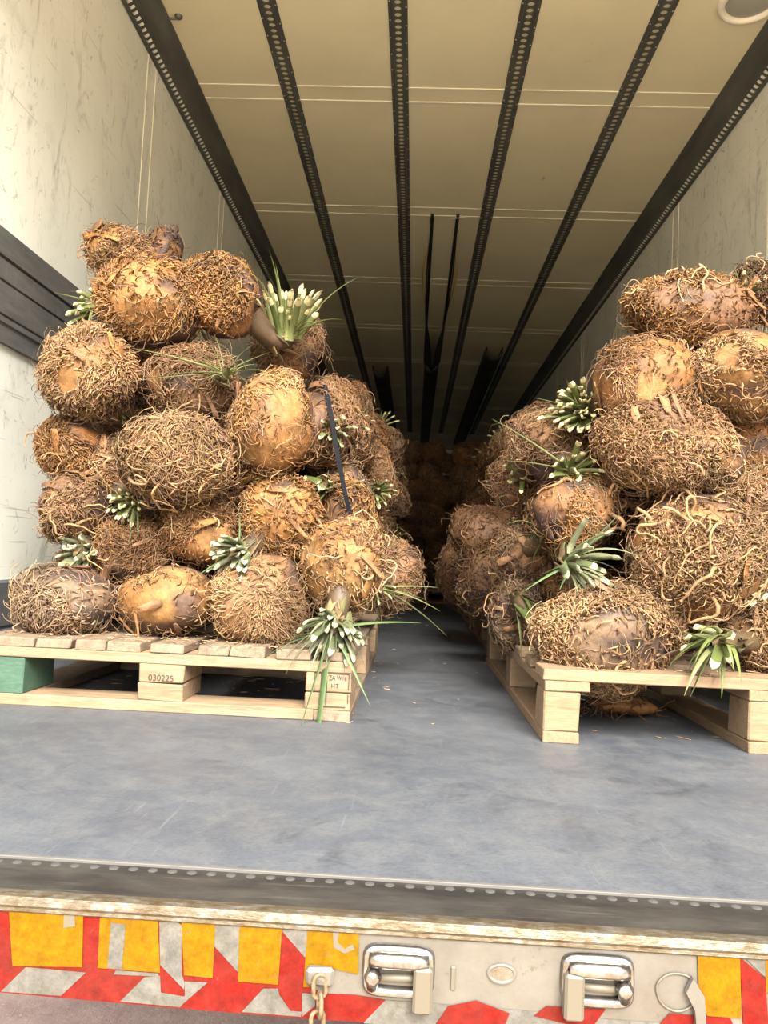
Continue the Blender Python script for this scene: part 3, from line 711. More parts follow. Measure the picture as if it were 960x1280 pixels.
def root_batch(B, N, g_dir, lo, hi, L, R, K, out, curl, flow, grav, sd, col, patch=.0, tip=.35, avoid=1.0, hmax=None):
    r = np.random.default_rng(sd); g_dir = unit(np.array(g_dir, float))
    n = unit(r.standard_normal((N*7, 3))); w = sstep(n@g_dir, lo, hi)
    if patch: w = w*(.05+.95*sstep(vnoise(n, 3.0, B.seed+40), -.85+patch, -.25+patch))
    for d, ro in B.scars: w = w*(n@d < math.cos(ro*avoid))
    n = n[r.random(len(n)) < w][:N]; N = len(n)
    if N == 0: return None
    p = B.pt(n); nn = B.normal(n)
    if flow == 'radial': tdir = g_dir[None]*-1
    elif flow == 'swirl': tdir = np.cross(n, g_dir[None])-.35*g_dir
    elif flow == 'down': tdir = np.array([[0, 0, -1.]])
    else: tdir = np.zeros((1, 3))
    t_ = tdir - nn*np.sum(tdir*nn, 1, keepdims=True) if flow != 'random' else np.zeros_like(n)
    # coherent random component so neighbouring roots lie in locks
    coh = np.stack([vnoise(n, 3.2, sd+50+i) for i in range(3)], 1)
    t_ = unit(t_*1.0 + 1.0*coh + .38*r.standard_normal((N, 3))); t_ = unit(t_-nn*np.sum(t_*nn, 1, keepdims=True))
    Ls = L*(.45+1.1*r.random((N, 1))); d = unit(nn*out+t_*(1-out*.5)); P = np.empty((N, K, 3)); P[:, 0] = p-nn*.004; st = Ls/(K-1); hr_ = .35+1.0*r.random((N, 1))**2
    for k in range(1, K):
        P[:, k] = P[:, k-1]+d*st
        d = unit(d + curl*r.standard_normal((N, 3)) - nn*(.28*out+.04) + np.array([[0, 0, -grav]]))
        q = np.linalg.norm(P[:, k]/B.abc, axis=1, keepdims=True); dirn = unit(P[:, k]/B.abc); rr = B.rad(dirn)[:, None]+R/B.abc.mean()*.8
        f_ = np.maximum(1, rr/q)
        if hmax: f_ = np.where(q > rr+hmax/B.abc.mean()*hr_, (rr+hmax/B.abc.mean()*hr_)/q, f_)
        P[:, k] *= f_
    Rr = R*(.6+.8*r.random((N, 1)))*np.linspace(1.05, .55, K)[None, :]
    V, Q = tubes(P, Rr, 3)
    c0 = np.array(ROOTC[col])[None]*(.46+.80*r.random((N, 1)))*(1+.10*r.standard_normal((N, 3))*[.3, .6, 1.0])
    wv = sstep(vnoise(n, 2.6, B.seed+70)+.25*r.standard_normal(N), -.9, .5)[:, None]*.6+.40
    c0 = (np.array((.085, .036, .014))*(1-wv)+c0*wv)*(1+.28*vnoise(n, 4, B.seed+60))[:, None]
    al = np.linspace(0, 1, K)[None, :, None]; tipw = (r.random((N, 1, 1)) < .35)*tip*sstep(al, .55, 1.0)
    c = c0[:, None, :]*(.55+.62*al); c = c*(1-tipw)+np.array((.34, .24, .125))*tipw  # darkens towards the base, shade between roots put into the colour
    return V, Q, np.repeat(c.reshape(-1, 3), 3, 0)
def join(parts):
    parts = [p for p in parts if p is not None]; V = []; Q = []; C_ = []; o = 0
    for v, q, c in parts: V.append(v); Q.append(q+o); C_.append(c); o += len(v)
    return np.concatenate(V), np.concatenate(Q), np.concatenate(C_)

def long_root(B, sd, n0, L, R, grav, curl, col, K=18, lift=.5, hmax=.032):
    r = np.random.default_rng(sd); n0 = unit(np.array(n0, float)); nn = B.normal(n0[None])[0]; p = B.pt(n0[None])[0]
    t_ = r.standard_normal(3); t_ -= nn*(t_@nn); t_ /= np.linalg.norm(t_); d = unit(nn*lift+t_); P = [p-nn*.006]; w = r.standard_normal(3)
    for k in range(1, K):
        x = P[-1]+d*L/(K-1); w = w*.6+r.standard_normal(3)*.8; d = unit(d+curl*w+np.array([0, 0, -grav])-nn*.06)
        q = np.linalg.norm(x/B.abc); rr = B.rad(unit(x/B.abc)[None])[0]+R/B.abc.mean()
        hm = rr+hmax/B.abc.mean()
        if q < rr: x = x*(rr/q)
        elif q > hm: x = x*(hm/q)
        P.append(x)
    P = np.array(P)[None]; Rr = (R*np.linspace(1.15, .45, K)*(1+.12*r.standard_normal(K)))[None]
    V, Q = tubes(P, Rr, 6); c = np.array(ROOTC[col])*(.8+.4*r.random()); al = np.repeat(np.linspace(0, 1, K), 6)[:, None]
    caps = np.array([[0, 1, 2, 3], [0, 3, 4, 5], [(K-1)*6+3, (K-1)*6+2, (K-1)*6+1, (K-1)*6], [(K-1)*6+5, (K-1)*6+4, (K-1)*6+3, (K-1)*6]])
    return V, np.concatenate([Q, caps]), np.clip(c*(.85+.35*al), 0, 1)

GREENS = [(.0840, .1000, .0272), (.1120, .1240, .0440), (.0560, .0720, .0192), (.1440, .1480, .0600)]
GREYG = [(.1160, .1240, .0640), (.1520, .1560, .0920), (.0800, .0960, .0440)]
def leaf_mesh(base, d, L, w, th, sag, kind, rng, cols, twist=0., tipc=(.44, .375, .20)):
    """folded strap leaf: 'cut' ends in a pale trimmed face, 'blade' tapers to a point"""
    K = 4 if kind == 'cut' else 5 if kind == 'stub' else 9
    d = unit(np.array(d, float)); side = np.cross(d, np.array([0, 0, 1.])); side = unit(side) if np.linalg.norm(side) > .05 else np.array([1., 0, 0])
    an = twist; side = side*math.cos(an)+np.cross(d, side)*math.sin(an)
    qs = list(np.linspace(0, 1, K)); 
    if kind == 'cut': qs = qs[:-1]+[.80, .81, .93, 1.0]
    V = []; C_ = []; p = np.array(base, float); last = 0; c = np.array(cols[rng.integers(len(cols))])*(.8+.4*rng.random()); dd = d.copy()
    for q in qs:
        p = p+dd*L*(q-last); last = q; dd = unit(dd+np.array([0, 0, -sag])*.25); sd_ = unit(side-dd*(side@dd)); nm = np.cross(sd_, dd)
        if kind == 'cut': ww = w*(1-.25*q); tt = th*(1-.1*q); ww = ww*(1.05 if q > .805 else 1)*(1.0 if q < .9 else .95 if q < .99 else .25); tt = tt*(1 if q < .99 else .4)
        elif kind == 'stub': ww = w*(1-.75*q*q); tt = th*(1-.5*q)
        else: ww = w*max(.06, (1-q**2.2)); tt = th*max(.25, 1-q)
        h = ww*.28
        for x, z in ((-.5*ww, h+tt*.3), (0, tt*.5), (.5*ww, h+tt*.3), (.5*ww, h-tt*.3), (0, -tt*.5), (-.5*ww, h-tt*.3)): V.append(p+sd_*x+nm*z)
        if kind == 'cut' and q > .805: cc = np.array(tipc)*(.85+.2*rng.random())
        else: cc = c*(1.25-.35*q)
        C_ += [cc]*6
    n = len(qs); Q = [[i*6+k, i*6+(k+1) % 6, (i+1)*6+(k+1) % 6, (i+1)*6+k] for i in range(n-1) for k in range(6)]
    e_ = (n-1)*6; Q += [[0, 1, 4, 5], [1, 2, 3, 4], [e_+5, e_+4, e_+1, e_], [e_+4, e_+3, e_+2, e_+1]]
    return np.array(V), np.array(Q), np.array(C_)

TRI = 0
def plant(label, u, v, hw, hh, Y, face=(0, -1, 0), pal='brown', style='noodle', rc='tan', dens=1., scars=(), crown=None, roots=0, rootkw=None, seed=None, depth=None, mix=0., lo=.02, hi=.42, group=None, flow=None, name='bare_root_plant', fringe=1., lump=.14, patch=.72, flakes=4):
    global TRI
    sd = seed if seed is not None else int(u*7+v*13); rng = np.random.default_rng(sd)
    k = scale_at(Y); c = at(u, v, Y); a_, c_ = (hw+1)*k, (hh+1)*k; b_ = (depth or .92*(a_*c_)**.5)
    cr = None
    if crown: cp = at(crown['u'], crown['v'], crown['Y']); cr = unit(cp-c)
    face = tuple(unit(np.array(face, float)+np.array([.42, 0, .34])*rng.uniform(-1, 1, 3)))
    B = Body((a_, b_, c_), sd, cr, [(unit(scar_dir(du, dv)), ro) for du, dv, ro in scars], lump)
    base = c-np.array([0, 0, c_])
    t = thing(name, label, 'plant', base, group or 'bare rooted plants in the front stacks')
    off = Vector((0, 0, c_))
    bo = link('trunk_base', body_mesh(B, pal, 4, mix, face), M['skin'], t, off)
    q = (a_*c_)**.5/.1; fl = flow or 'random'; parts = []
    A = .92*dens*q*q
    args = dict(sd=sd+100, col=rc)
    HM = dict(stub=.019, noodle=.018, shag=.017, fiber=.018, smooth=.009)[style]
    def rb(n_, L, R, K, out, curl, h, grav=.05, ds=0, col=rc, pt=patch, l_=lo): parts.append(root_batch(B, int(n_*A), face, l_, hi, L*q**.5, R, K, out, curl, fl, grav, sd+100+ds, col, pt, hmax=HM*h))
    if style == 'stub':
        rb(1900, .019, .0027, 4, .85, .20, 1.0, .02); rb(420, .034, .0022, 5, .55, .34, 1.0, .05, 100); rb(110, .07, .0010, 7, .5, .3, 1.7, .05, 200, 'pale')
    elif style == 'noodle':
        rb(1000, .026, .0026, 6, .55, .60, 1.0, .05); rb(1500, .015, .0029, 4, .85, .25, .8, .02, 100); rb(120, .07, .0012, 8, .45, .40, 1.6, .07, 200, 'pale')
    elif style == 'shag':
        rb(1700, .030, .0015, 5, .6, .32, 1.0, .08); rb(1200, .017, .0024, 4, .8, .22, .9, .03, 100); rb(160, .08, .0009, 8, .6, .3, 2.6, .06, 200, 'pale')
    elif style == 'fiber':
        rb(560, .052, .0020, 7, .35, .26, 1.0, .12); rb(1300, .018, .0028, 4, .65, .3, .8, .03, 100); rb(130, .09, .0010, 8, .4, .3, 1.8, .1, 200, 'pale')
    elif style == 'smooth':
        rb(800, .022, .0024, 5, .5, .45, 1.2, .02, 0, rc, patch+.35); rb(200, .05, .0010, 6, .4, .34, 1.4, .05, 100, 'pale')
    parts.append(root_batch(B, int(90*A*fringe), (face[0]*.3, face[1]*.3, face[2]*.3+.2), -1, -.6, .06, .0008, 8, .75, .26, 'random', .05, sd+400, 'tan', .0, hmax=.03))
    parts.append(root_batch(B, int(50*A*fringe), (0, 0, -1), -.4, .4, .065, .0011, 7, .7, .3, 'down', .12, sd+500, rc, .0, hmax=.03))
    V, Q, C_ = join(parts); TRI += 2*len(Q)
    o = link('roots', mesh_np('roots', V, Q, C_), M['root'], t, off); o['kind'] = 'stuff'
    kw = dict(L=.12, R=.0024, grav=.10, curl=.30, col='tan', lift=.55); kw.update(rootkw or {})
    zone = kw.pop('zone', None)
    for i in range(roots):
        if zone: n0 = unit(np.array(zone)+.5*rng.standard_normal(3))
        else:
            n0 = unit(np.array(face)+.75*rng.standard_normal(3))
        k2 = dict(kw); k2['L'] *= .45+.65*rng.random(); k2['R'] *= .55+.5*rng.random(); k2['curl'] *= 1.2
        V, Q, C_ = long_root(B, sd+700+i, n0, **k2); link('root', mesh_np('root', V, Q, C_), M['root'], t, off)
    for i in range(flakes):
        n0 = unit(np.array(face)*.5+rng.standard_normal(3)*[1, .5, 1]-np.array([0, .45, 0])); V, Q, C_ = flake(B, n0, rng, pal); link('bark_flake', mesh_np('bark_flake', V, Q, C_), M['skin'], t, off)
    if crown: make_crown(t, base, c, B, crown, rng)
    return t

def flake(B, n0, rng, pal):
    """curled sheet of old leaf base clinging to the trunk, one end lifted"""
    nn = B.normal(n0[None])[0]; p = B.pt(n0[None])[0]; t_ = rng.standard_normal(3); t_ -= nn*(t_@nn); t_ = unit(t_); sd_ = np.cross(nn, t_)
    L = .04+.06*rng.random(); w = .006+.009*rng.random(); V = []; C_ = []; K = 6; c = np.array(PAL['brown' if rng.random() < .6 else pal][rng.integers(2)])*(.7+.7*rng.random()); lift = .008+.02*rng.random()
    for i in range(K):
        q = i/(K-1); ww = w*(.5+.8*math.sin(math.pi*(.15+.7*q)))*(1+.2*rng.standard_normal())
        for j, x in enumerate((-.5, 0, .5)):
            y = p+t_*L*(q-.4)+sd_*x*ww; d = unit(y/B.abc); y = d*B.rad(d[None])[0]*B.abc; y = y+nn*(.002+lift*q*q+.003*(1-4*x*x)*0+(.004 if j != 1 else 0))
            V.append(y+nn*.0009); V.append(y-nn*.0009); C_ += [c*(.75+.5*q)]*2
    Q = []
    for i in range(K-1):
        for j in range(2):
            a = (i*3+j)*2; b_ = ((i+1)*3+j)*2; Q.append([a, a+2, b_+2, b_]); Q.append([a+1, b_+1, b_+3, a+3])
        a = i*6; b_ = a+6; Q.append([a, b_, b_+1, a+1]); Q.append([a+4, a+5, b_+5, b_+4])
    e_ = (K-1)*6; Q += [[0, 1, 3, 2], [2, 3, 5, 4], [e_, e_+2, e_+3, e_+1], [e_+2, e_+4, e_+5, e_+3]]
    return np.array(V), np.array(Q), np.array(C_)

def make_crown(t, base, c, B, cw, rng):
    """bundle of trimmed and whole strap leaves on a short stalk of packed leaf bases"""
    tgt = at(cw['u'], cw['v'], cw['Y']); ax = unit(np.array(cw.get('dir', unit(tgt-c)), float)); L = cw.get('L', .10); n = cw.get('n', 24)
    root_ = tgt-ax*L*.55; surf = c+B.pt(cr_(B, root_-c))[0]*.8
    cols = GREYG if cw.get('grey') else GREENS; sr = cw.get('stalk', .024)
    ctl = root_-ax*max(.03, .5*np.linalg.norm(root_-surf)); bz = lambda q: surf*(1-q)**2+ctl*2*q*(1-q)+root_*q*q
    P = np.array([bz(q) for q in (0, .2, .4, .6, .8, 1)]+[root_+ax*L*.3])
    V, Q = tubes(P[None], (sr*np.array([1.4, 1.15, 1.0, .9, .8, .7, .2]))[None], 10)
    cc = np.tile(np.array((.07, .045, .024)), (len(V), 1))*(.8+.4*rng.random((len(V), 1)))
    stk = link('stalk', mesh_np('stalk', V-base, Q, cc), M['leaf'], t)
    def side(a): x = np.cross(a, [0, 0, 1.]); x = unit(x) if np.linalg.norm(x) > .1 else np.array([1., 0, 0]); return x, np.cross(a, x)
    BR = [(.13, .085, .04), (.10, .07, .035), (.085, .085, .035), (.16, .11, .055)]
    for i in range(max(10, n//2)):                      # old leaf bases wrapped round the stalk
        q = .1+.85*rng.random(); tg = unit(bz(min(1, q+.05))-bz(q-.05)); a1, a2 = side(tg); an = i*2.4+rng.random(); rd = math.cos(an)*a1+math.sin(an)*a2
        V, Q, C_ = leaf_mesh(bz(q)+rd*sr*.75, unit(tg+rd*.35), .03+.03*rng.random(), .014+.008*rng.random(), .003, .05, 'stub', rng, BR, math.pi/2*0)
        link('leaf_base', mesh_np('leaf_base', V-base, Q, C_), M['leaf'], stk)
    s1, s2 = side(ax); sp = cw.get('spread', .5)
    for i in range(n):
        an = i*2.39996; rr = math.sqrt((i+.5)/n); d = unit(ax+sp*rr*(math.cos(an)*s1+math.sin(an)*s2)+.14*rng.standard_normal(3))
        bs = root_+(math.cos(an)*s1+math.sin(an)*s2)*sr*1.0*rr-ax*.01
        kind = 'cut' if rng.random() < cw.get('cut', .85) else 'blade'
        l = L*(.55+.6*rng.random())*(1 if kind == 'cut' else 1.7)
        V, Q, C_ = leaf_mesh(bs, d, l, cw.get('w', .0125)*(.75+.6*rng.random())*(1.25 if kind == 'cut' else .6), .0065 if kind == 'cut' else .0018, cw.get('sag', .25) if kind == 'cut' else .5, kind, rng, cols, rng.uniform(-.9, .9), (.31, .30, .185) if cw.get('grey') else (.44, .375, .20))
        link('leaf', mesh_np('leaf', V-base, Q, C_), M['leaf'], stk)
    for tip in cw.get('long', ()):        # whole blades reaching a given spot
        e_ = at(*tip[:3]); d = e_-root_; l = np.linalg.norm(d); sag = tip[3] if len(tip) > 3 else .0; wd = tip[4] if len(tip) > 4 else .009
        V, Q, C_ = leaf_mesh(root_, unit(d)+np.array([0, 0, sag*.9]), l*1.04, wd, .0018, sag, 'blade', rng, [tuple(np.array(cols[1])*1.0)] if not cw.get('grey') else [(.085, .13, .05)], rng.uniform(-.6, .6))
        link('leaf', mesh_np('leaf', V-base, Q, C_), M['leaf'], stk)
def cr_(B, v): return unit(np.array(v)/B.abc)[None]

F0 = (0, -1, 0)
# ---- left stack, top to bottom
plant('pale tan stub-rooted plant topmost on the left stack', 150, 319, 44, 33, 1.26, (-.1, -1, .25), 'orange', 'stub', 'tan', 1.1, roots=3)
plant('rooty plant with swirling roots facing out, just below the topmost left one', 184, 375, 62, 53, 1.12, (.1, -1, .05), 'orange', 'stub', 'orange', 1.15, flow='swirl', roots=6, rootkw=dict(R=.002, L=.1, curl=.3),
      crown=dict(u=97, v=374, Y=1.20, dir=(-.75, -.5, .15), n=12, L=.075, spread=.8, stalk=.02, cut=.75, long=[(70, 366, 1.2, .1, .012), (108, 412, 1.13, .1, .007), (84, 393, 1.15, 0, .006)]))
plant('small dark dried plant peeking over the top left one', 204, 318, 22, 32, 1.40, (0, -1, .3), 'purple', 'shag', 'brown', .8)
plant('orange-stubbed plant with a purple skin patch at the top, cut green leaves upright beside it', 283, 378, 55, 45, 1.17, (-.25, -1, .15), 'purple', 'stub', 'orange', 1.0, roots=3, patch=.5,
      crown=dict(u=362, v=382, Y=1.20, dir=(.10, -.35, .9), n=44, L=.135, spread=.50, stalk=.03, cut=.86, w=.0145, long=[(406, 357, 1.15, .1, .008), (397, 405, 1.15, .1, .007), (345, 332, 1.2, 0, .008), (398, 440, 1.2, .3, .009), (385, 395, 1.1, .0, .007)]))
plant('brush-rooted plant with a round orange scar, beside the grey wall rail at left', 111, 470, 54, 55, 1.08, (-.05, -.9, .35), 'orange', 'stub', 'tan', .9, scars=((-.13, .25, .30),), lo=.0, hi=.45, flow='radial', roots=5, rootkw=dict(zone=(-.5, -.4, .8), L=.09, R=.0018, lift=1.2))
plant('plant under a tuft of grass in the second row of the left stack', 243, 480, 60, 46, 1.15, (.2, -1, .0), 'brown', 'fiber', 'brown', 1.1, scars=((-.72, .02, .36),), roots=5,
      crown=dict(u=280, v=452, Y=1.03, dir=(.1, -.6, .6), n=8, L=.06, spread=1.2, stalk=.012, cut=.2, w=.006, long=[(170, 434, 1.0, .1, .008), (188, 470, .95, .15, .008), (115, 483, .95, .1, .004), (240, 480, 1.0, .2, .007), (335, 440, 1.05, .1, .006), (310, 475, 1.0, .2, .006), (225, 440, 1.0, .2, .006), (352, 462, 1.05, .2, .006)]))
plant('large smooth orange plant with a broad golden scar, upper right of the left stack', 345, 531, 54, 68, 1.08, (-.1, -1, .1), 'gold', 'smooth', 'orange', 1.2, scars=((.50, -.35, .52), (-.45, .62, .38)), roots=4, lo=-.1, rootkw=dict(R=.002, L=.08))
plant('small stub-rooted plant with a pale orange end, against the left wall at mid height', 86, 559, 38, 36, 1.12, (-.35, -1, -.1), 'orange', 'stub', 'orange', 1.1, flow='radial', roots=3)
plant('biggest left plant, purple-brown skin with a pale scar and long loose roots', 228, 573, 70, 58, 1.04, (-.15, -1, -.1), 'purple', 'fiber', 'tan', 1.1, scars=((-.45, -.35, .27),), lo=-.1, hi=.4, roots=14, rootkw=dict(L=.15, R=.0036, grav=.16))
plant('rooty filler plant left of the biggest left plant', 141, 596, 42, 38, 1.17, (-.1, -1, -.1), 'brown', 'shag', 'tan', 1.0, roots=4,
      crown=dict(u=153, v=633, Y=1.04, dir=(-.1, -.85, -.25), n=30, L=.055, spread=.8, stalk=.022, cut=.97, w=.008))
plant('peeling fibrous plant against the left wall, above white cut leaves', 93, 641, 41, 43, 1.11, (-.1, -1, .05), 'brown', 'fiber', 'brown', 1.2, roots=8, rootkw=dict(L=.12, R=.004, curl=.3), mix=.3,
      crown=dict(u=92, v=691, Y=1.05, dir=(-.2, -.9, -.1), n=18, L=.06, spread=.9, stalk=.02, cut=1.0, w=.012, grey=True, sag=.1))
plant('dark rusty rooted plant above the smooth yellow one', 166, 690, 42, 40, 1.13, (0, -1, .0), 'brown', 'shag', 'rust', 1.1, roots=4)
plant('orange rooted plant below the biggest left plant', 257, 662, 54, 40, 1.13, (.1, -1, .0), 'orange', 'noodle', 'rust', .9, roots=8, rootkw=dict(zone=(0, -.7, .5)), scars=((.35, .25, .33),))
plant('grey-tan shaggy plant at the left end of the bottom row', 87, 748, 64, 45, 1.06, (-.15, -1, -.05), 'grey', 'fiber', 'grey', 1.2, roots=8, lo=-.2, hi=.15, rootkw=dict(col='grey'))
plant('smooth yellow-tan bulb with one tail root, second in the bottom left row', 207, 750, 57, 47, 1.06, (.1, -1, .35), 'gold', 'smooth', 'tan', 1.0, scars=((-.05, .2, .50),), roots=1, rootkw=dict(zone=(.45, -.75, -.25), L=.11, R=.0065, grav=.3, curl=.05, col='rust'))
plant('fine stub-rooted orange-tan plant under the large smooth orange one', 350, 645, 50, 51, 1.09, (-.05, -1, .05), 'orange', 'noodle', 'orange', 1.2, flow='radial', roots=3,
      crown=dict(u=282, v=702, Y=.99, dir=(-.55, -.75, -.35), n=42, L=.07, spread=.9, stalk=.026, cut=1.0, w=.0105, grey=True, long=[(245, 720, .98, .1, .016), (300, 640, 1.0, .1, .006)]))
plant('shaggy tan plant third in the bottom left row, roots splayed', 325, 752, 58, 52, 1.04, (.05, -1, .1), 'brown', 'shag', 'tan', 1.2, flow='radial', roots=6, rootkw=dict(zone=(-.5, -.6, .6), L=.1, R=.0024))
plant('tan plant with two gold scars at the right end of the bottom left row', 430, 712, 48, 58, 1.06, (.05, -1, .0), 'gold', 'noodle', 'tan', 1.2, scars=((-.72, .45, .30), (-.66, -.45, .24)), roots=9, rootkw=dict(zone=(.8, -.6, .0), L=.14, R=.0024, col='pale', grav=.2),
      crown=dict(u=412, v=796, Y=.885, dir=(-.05, -.8, -.25), n=60, L=.07, spread=1.25, stalk=.024, cut=.62, w=.009, grey=True, sag=.6,
                 long=[(389, 985, .86, .03, .019), (374, 915, .845, .03, .009), (522, 776, .88, .12, .011), (462, 880, .85, .05, .008), (466, 798, .87, .1, .008), (335, 816, .9, .2, .008), (352, 800, .9, .1, .008), (395, 765, .9, .1, .007)]))
plant('little orange plant with a dark knot, on top of the twin-scarred tan one', 440, 668, 28, 23, 1.16, (-.2, -1, .2), 'orange', 'smooth', 'tan', .9, roots=4, rootkw=dict(R=.002, L=.08), scars=((-.15, -.1, .32),))
plant('dark rooted plant with grass blades at the aisle, behind the bottom left row', 491, 718, 35, 48, 1.50, (.4, -1, .0), 'brown', 'shag', 'brown', 1.1, roots=4,
      crown=dict(u=482, v=738, Y=1.28, dir=(.5, -.7, -.1), n=6, L=.05, spread=.7, stalk=.014, cut=.3, w=.008, long=[(545, 733, 1.3, .1, .008), (556, 790, 1.28, .2, .009), (530, 748, 1.3, .1, .006), (548, 760, 1.25, .2, .007)]))
plant('peeling plant with cream chips on the aisle side, right of the large smooth orange one', 418, 530, 27, 58, 1.42, (.5, -1, .1), 'brown', 'fiber', 'tan', 1.2, roots=8, rootkw=dict(col='pale', L=.08),
      crown=dict(u=424, v=535, Y=1.25, dir=(.4, -.8, .1), n=9, L=.05, spread=1.3, stalk=.02, cut=1.0, w=.012))
plant('fibrous plant below the cream-chipped one on the aisle side of the left stack', 425, 625, 32, 40, 1.40, (.4, -1, 0), 'brown', 'fiber', 'grey', 1.1, roots=6,
      crown=dict(u=398, v=602, Y=1.22, dir=(-.3, -.9, .2), n=7, L=.06, spread=.7, stalk=.018, cut=.6, w=.015))
plant('dim brown plant with a green tuft at the inner edge of the left stack', 463, 600, 30, 40, 1.95, (.5, -1, 0), 'brown', 'shag', 'rust', 1.0, roots=3,
      crown=dict(u=478, v=612, Y=1.75, dir=(.4, -.8, .1), n=14, L=.07, spread=.9, stalk=.02, cut=.6, w=.01))
plant('rounded plant in shade between the green crown and the aisle, high on the left stack', 356, 436, 40, 42, 1.38, (.1, -1, .2), 'brown', 'shag', 'brown', 1.0, roots=2)
plant('shaggy plant on the inner shoulder of the left stack, highest beside the dark aisle', 440, 520, 24, 34, 1.95, (.5, -1, .2), 'brown', 'shag', 'rust', 1.0, roots=3)

# ---- right stack
plant('plant with long curly roots standing up, top of the right stack', 868, 394, 70, 44, 1.12, (-.05, -1, .0), 'brown', 'stub', 'orange', 1.0, lo=-.2, roots=20, rootkw=dict(zone=(0, -.45, .8), L=.14, R=.0030, lift=.9, grav=.03, curl=.34, col='pale'))
plant('dark plant with a purple patch at the top right edge', 948, 366, 44, 33, 1.17, (.0, -1, .1), 'purple', 'fiber', 'brown', .9, roots=7, rootkw=dict(col='pale', R=.0026, zone=(-.3, -.6, .6)), scars=((.2, .1, .25),),
      crown=dict(u=925, v=352, Y=1.10, dir=(-.4, -.6, .5), n=12, L=.06, spread=1.0, stalk=.015, cut=.5, w=.009))
plant('smooth golden plant with an oval scar, left shoulder of the right stack', 797, 482, 65, 57, 1.05, (.35, -1, .25), 'gold', 'shag', 'tan', .75, scars=((.02, .30, .40),), lo=.1, hi=.6, roots=3, patch=.6,
      crown=dict(u=716, v=508, Y=1.10, dir=(-.55, -.75, .12), n=44, L=.08, spread=.75, stalk=.03, cut=.96, w=.0125, long=[(683, 505, 1.1, .1, .008), (672, 497, 1.15, .1, .006), (690, 530, 1.1, .2, .007), (708, 475, 1.1, .0, .006)]))
plant('smooth plant with two big pale cut scars, upper right edge', 930, 462, 64, 53, 1.02, (.1, -1, -.45), 'gold', 'noodle', 'tan', .9, scars=((.10, -.45, .38), (-.62, -.15, .30)), lo=.1, hi=.5, roots=3)
plant('wide rooty plant in the middle row of the right stack', 845, 568, 84, 58, .99, (.05, -1, .05), 'brown', 'noodle', 'tan', 1.25, roots=14, rootkw=dict(L=.13, R=.0032, curl=.3), scars=((-.75, .35, .22),))
plant('fine-rooted plant at the right edge below the twin-scarred one', 948, 552, 48, 46, 1.13, (.0, -1, .1), 'orange', 'shag', 'tan', 1.1, roots=5)
plant('brown rooty plant under the cream-tipped green crown on the right stack', 697, 560, 56, 42, 1.24, (.0, -.9, .45), 'brown', 'shag', 'brown', 1.15, roots=8, rootkw=dict(R=.002),
      crown=dict(u=722, v=585, Y=1.03, dir=(.1, -.9, .1), n=16, L=.075, spread=.8, stalk=.022, cut=.95, w=.0125, long=[(620, 524, 1.05, .1, .007), (632, 574, 1.0, .1, .006), (768, 548, 1.0, .1, .006), (750, 610, 1.0, .2, .006)]))
plant('dark mottled plant with orange flank, small, left of the large right plant', 720, 643, 46, 42, 1.07, (.25, -1, .1), 'purple', 'smooth', 'orange', 1.3, lo=-.1, roots=6, rootkw=dict(zone=(.8, -.5, .3), L=.14, R=.0046, lift=.9, grav=.15), scars=((-.1, .45, .25),))
plant('largest plant on the right, long draping roots over glowing orange skin', 868, 700, 76, 76, .95, (-.05, -1, -.15), 'orange', 'noodle', 'tan', .95, roots=24, rootkw=dict(zone=(-.1, -.9, .4), L=.2, R=.0040, grav=.13, curl=.24), lo=-.1, hi=.4, patch=.6, mix=.1, scars=((.68, .42, .26),))
plant('fine-rooted plant at the right edge above the brown bottom one', 946, 636, 52, 46, 1.10, (0, -1, 0), 'brown', 'shag', 'tan', 1.1, roots=12, rootkw=dict(col='pale', R=.0022, L=.12),
      crown=dict(u=950, v=725, Y=.93, dir=(.3, -.9, -.2), n=16, L=.06, spread=.7, stalk=.024, cut=1.0, w=.016))
plant('wavy-rooted plant at the front left corner of the fresh pallet', 762, 786, 82, 68, .96, (.05, -1, -.1), 'grey', 'noodle', 'tan', 1.35, lo=-.15, hi=.25, roots=10, rootkw=dict(L=.12, R=.003, curl=.3, grav=.2), patch=.25,
      crown=dict(u=742, v=700, Y=.92, dir=(.55, -.75, .15), n=26, L=.10, spread=.95, stalk=.022, cut=.6, w=.0115, grey=True, long=[(655, 738, .95, .1, .009), (790, 770, .9, .2, .010), (700, 735, .9, .2, .009), (680, 716, .95, .1, .008), (776, 640, .95, .1, .007)]))
plant('brown rooted plant in the bottom row at the right edge, dark leaves in front', 953, 803, 44, 46, .98, (0, -1, -.1), 'brown', 'shag', 'tan', 1.1, roots=6, mix=.2,
      crown=dict(u=882, v=806, Y=.80, dir=(-.7, -.65, -.05), n=18, L=.08, spread=.75, stalk=.02, cut=.35, w=.014, long=[(864, 868, .775, .05, .011), (905, 846, .78, .05, .009), (928, 808, .78, .05, .009), (918, 838, .78, .05, .008), (846, 788, .80, 0, .010)]))
plant('rounded fibrous plant with a green stalk, aisle side of the right stack', 655, 692, 36, 38, 1.36, (-.35, -1, 0), 'brown', 'fiber', 'grey', 1.1, roots=6, scars=((-.1, .1, .25),),
      crown=dict(u=672, v=655, Y=1.18, dir=(-.4, -.7, .4), n=10, L=.08, spread=.5, stalk=.022, cut=.3, w=.013))
plant('shaggy brown plant overhanging the aisle on the right side', 612, 728, 38, 38, 1.85, (-.4, -1, 0), 'brown', 'shag', 'brown', 1.1, roots=6, rootkw=dict(R=.0025))
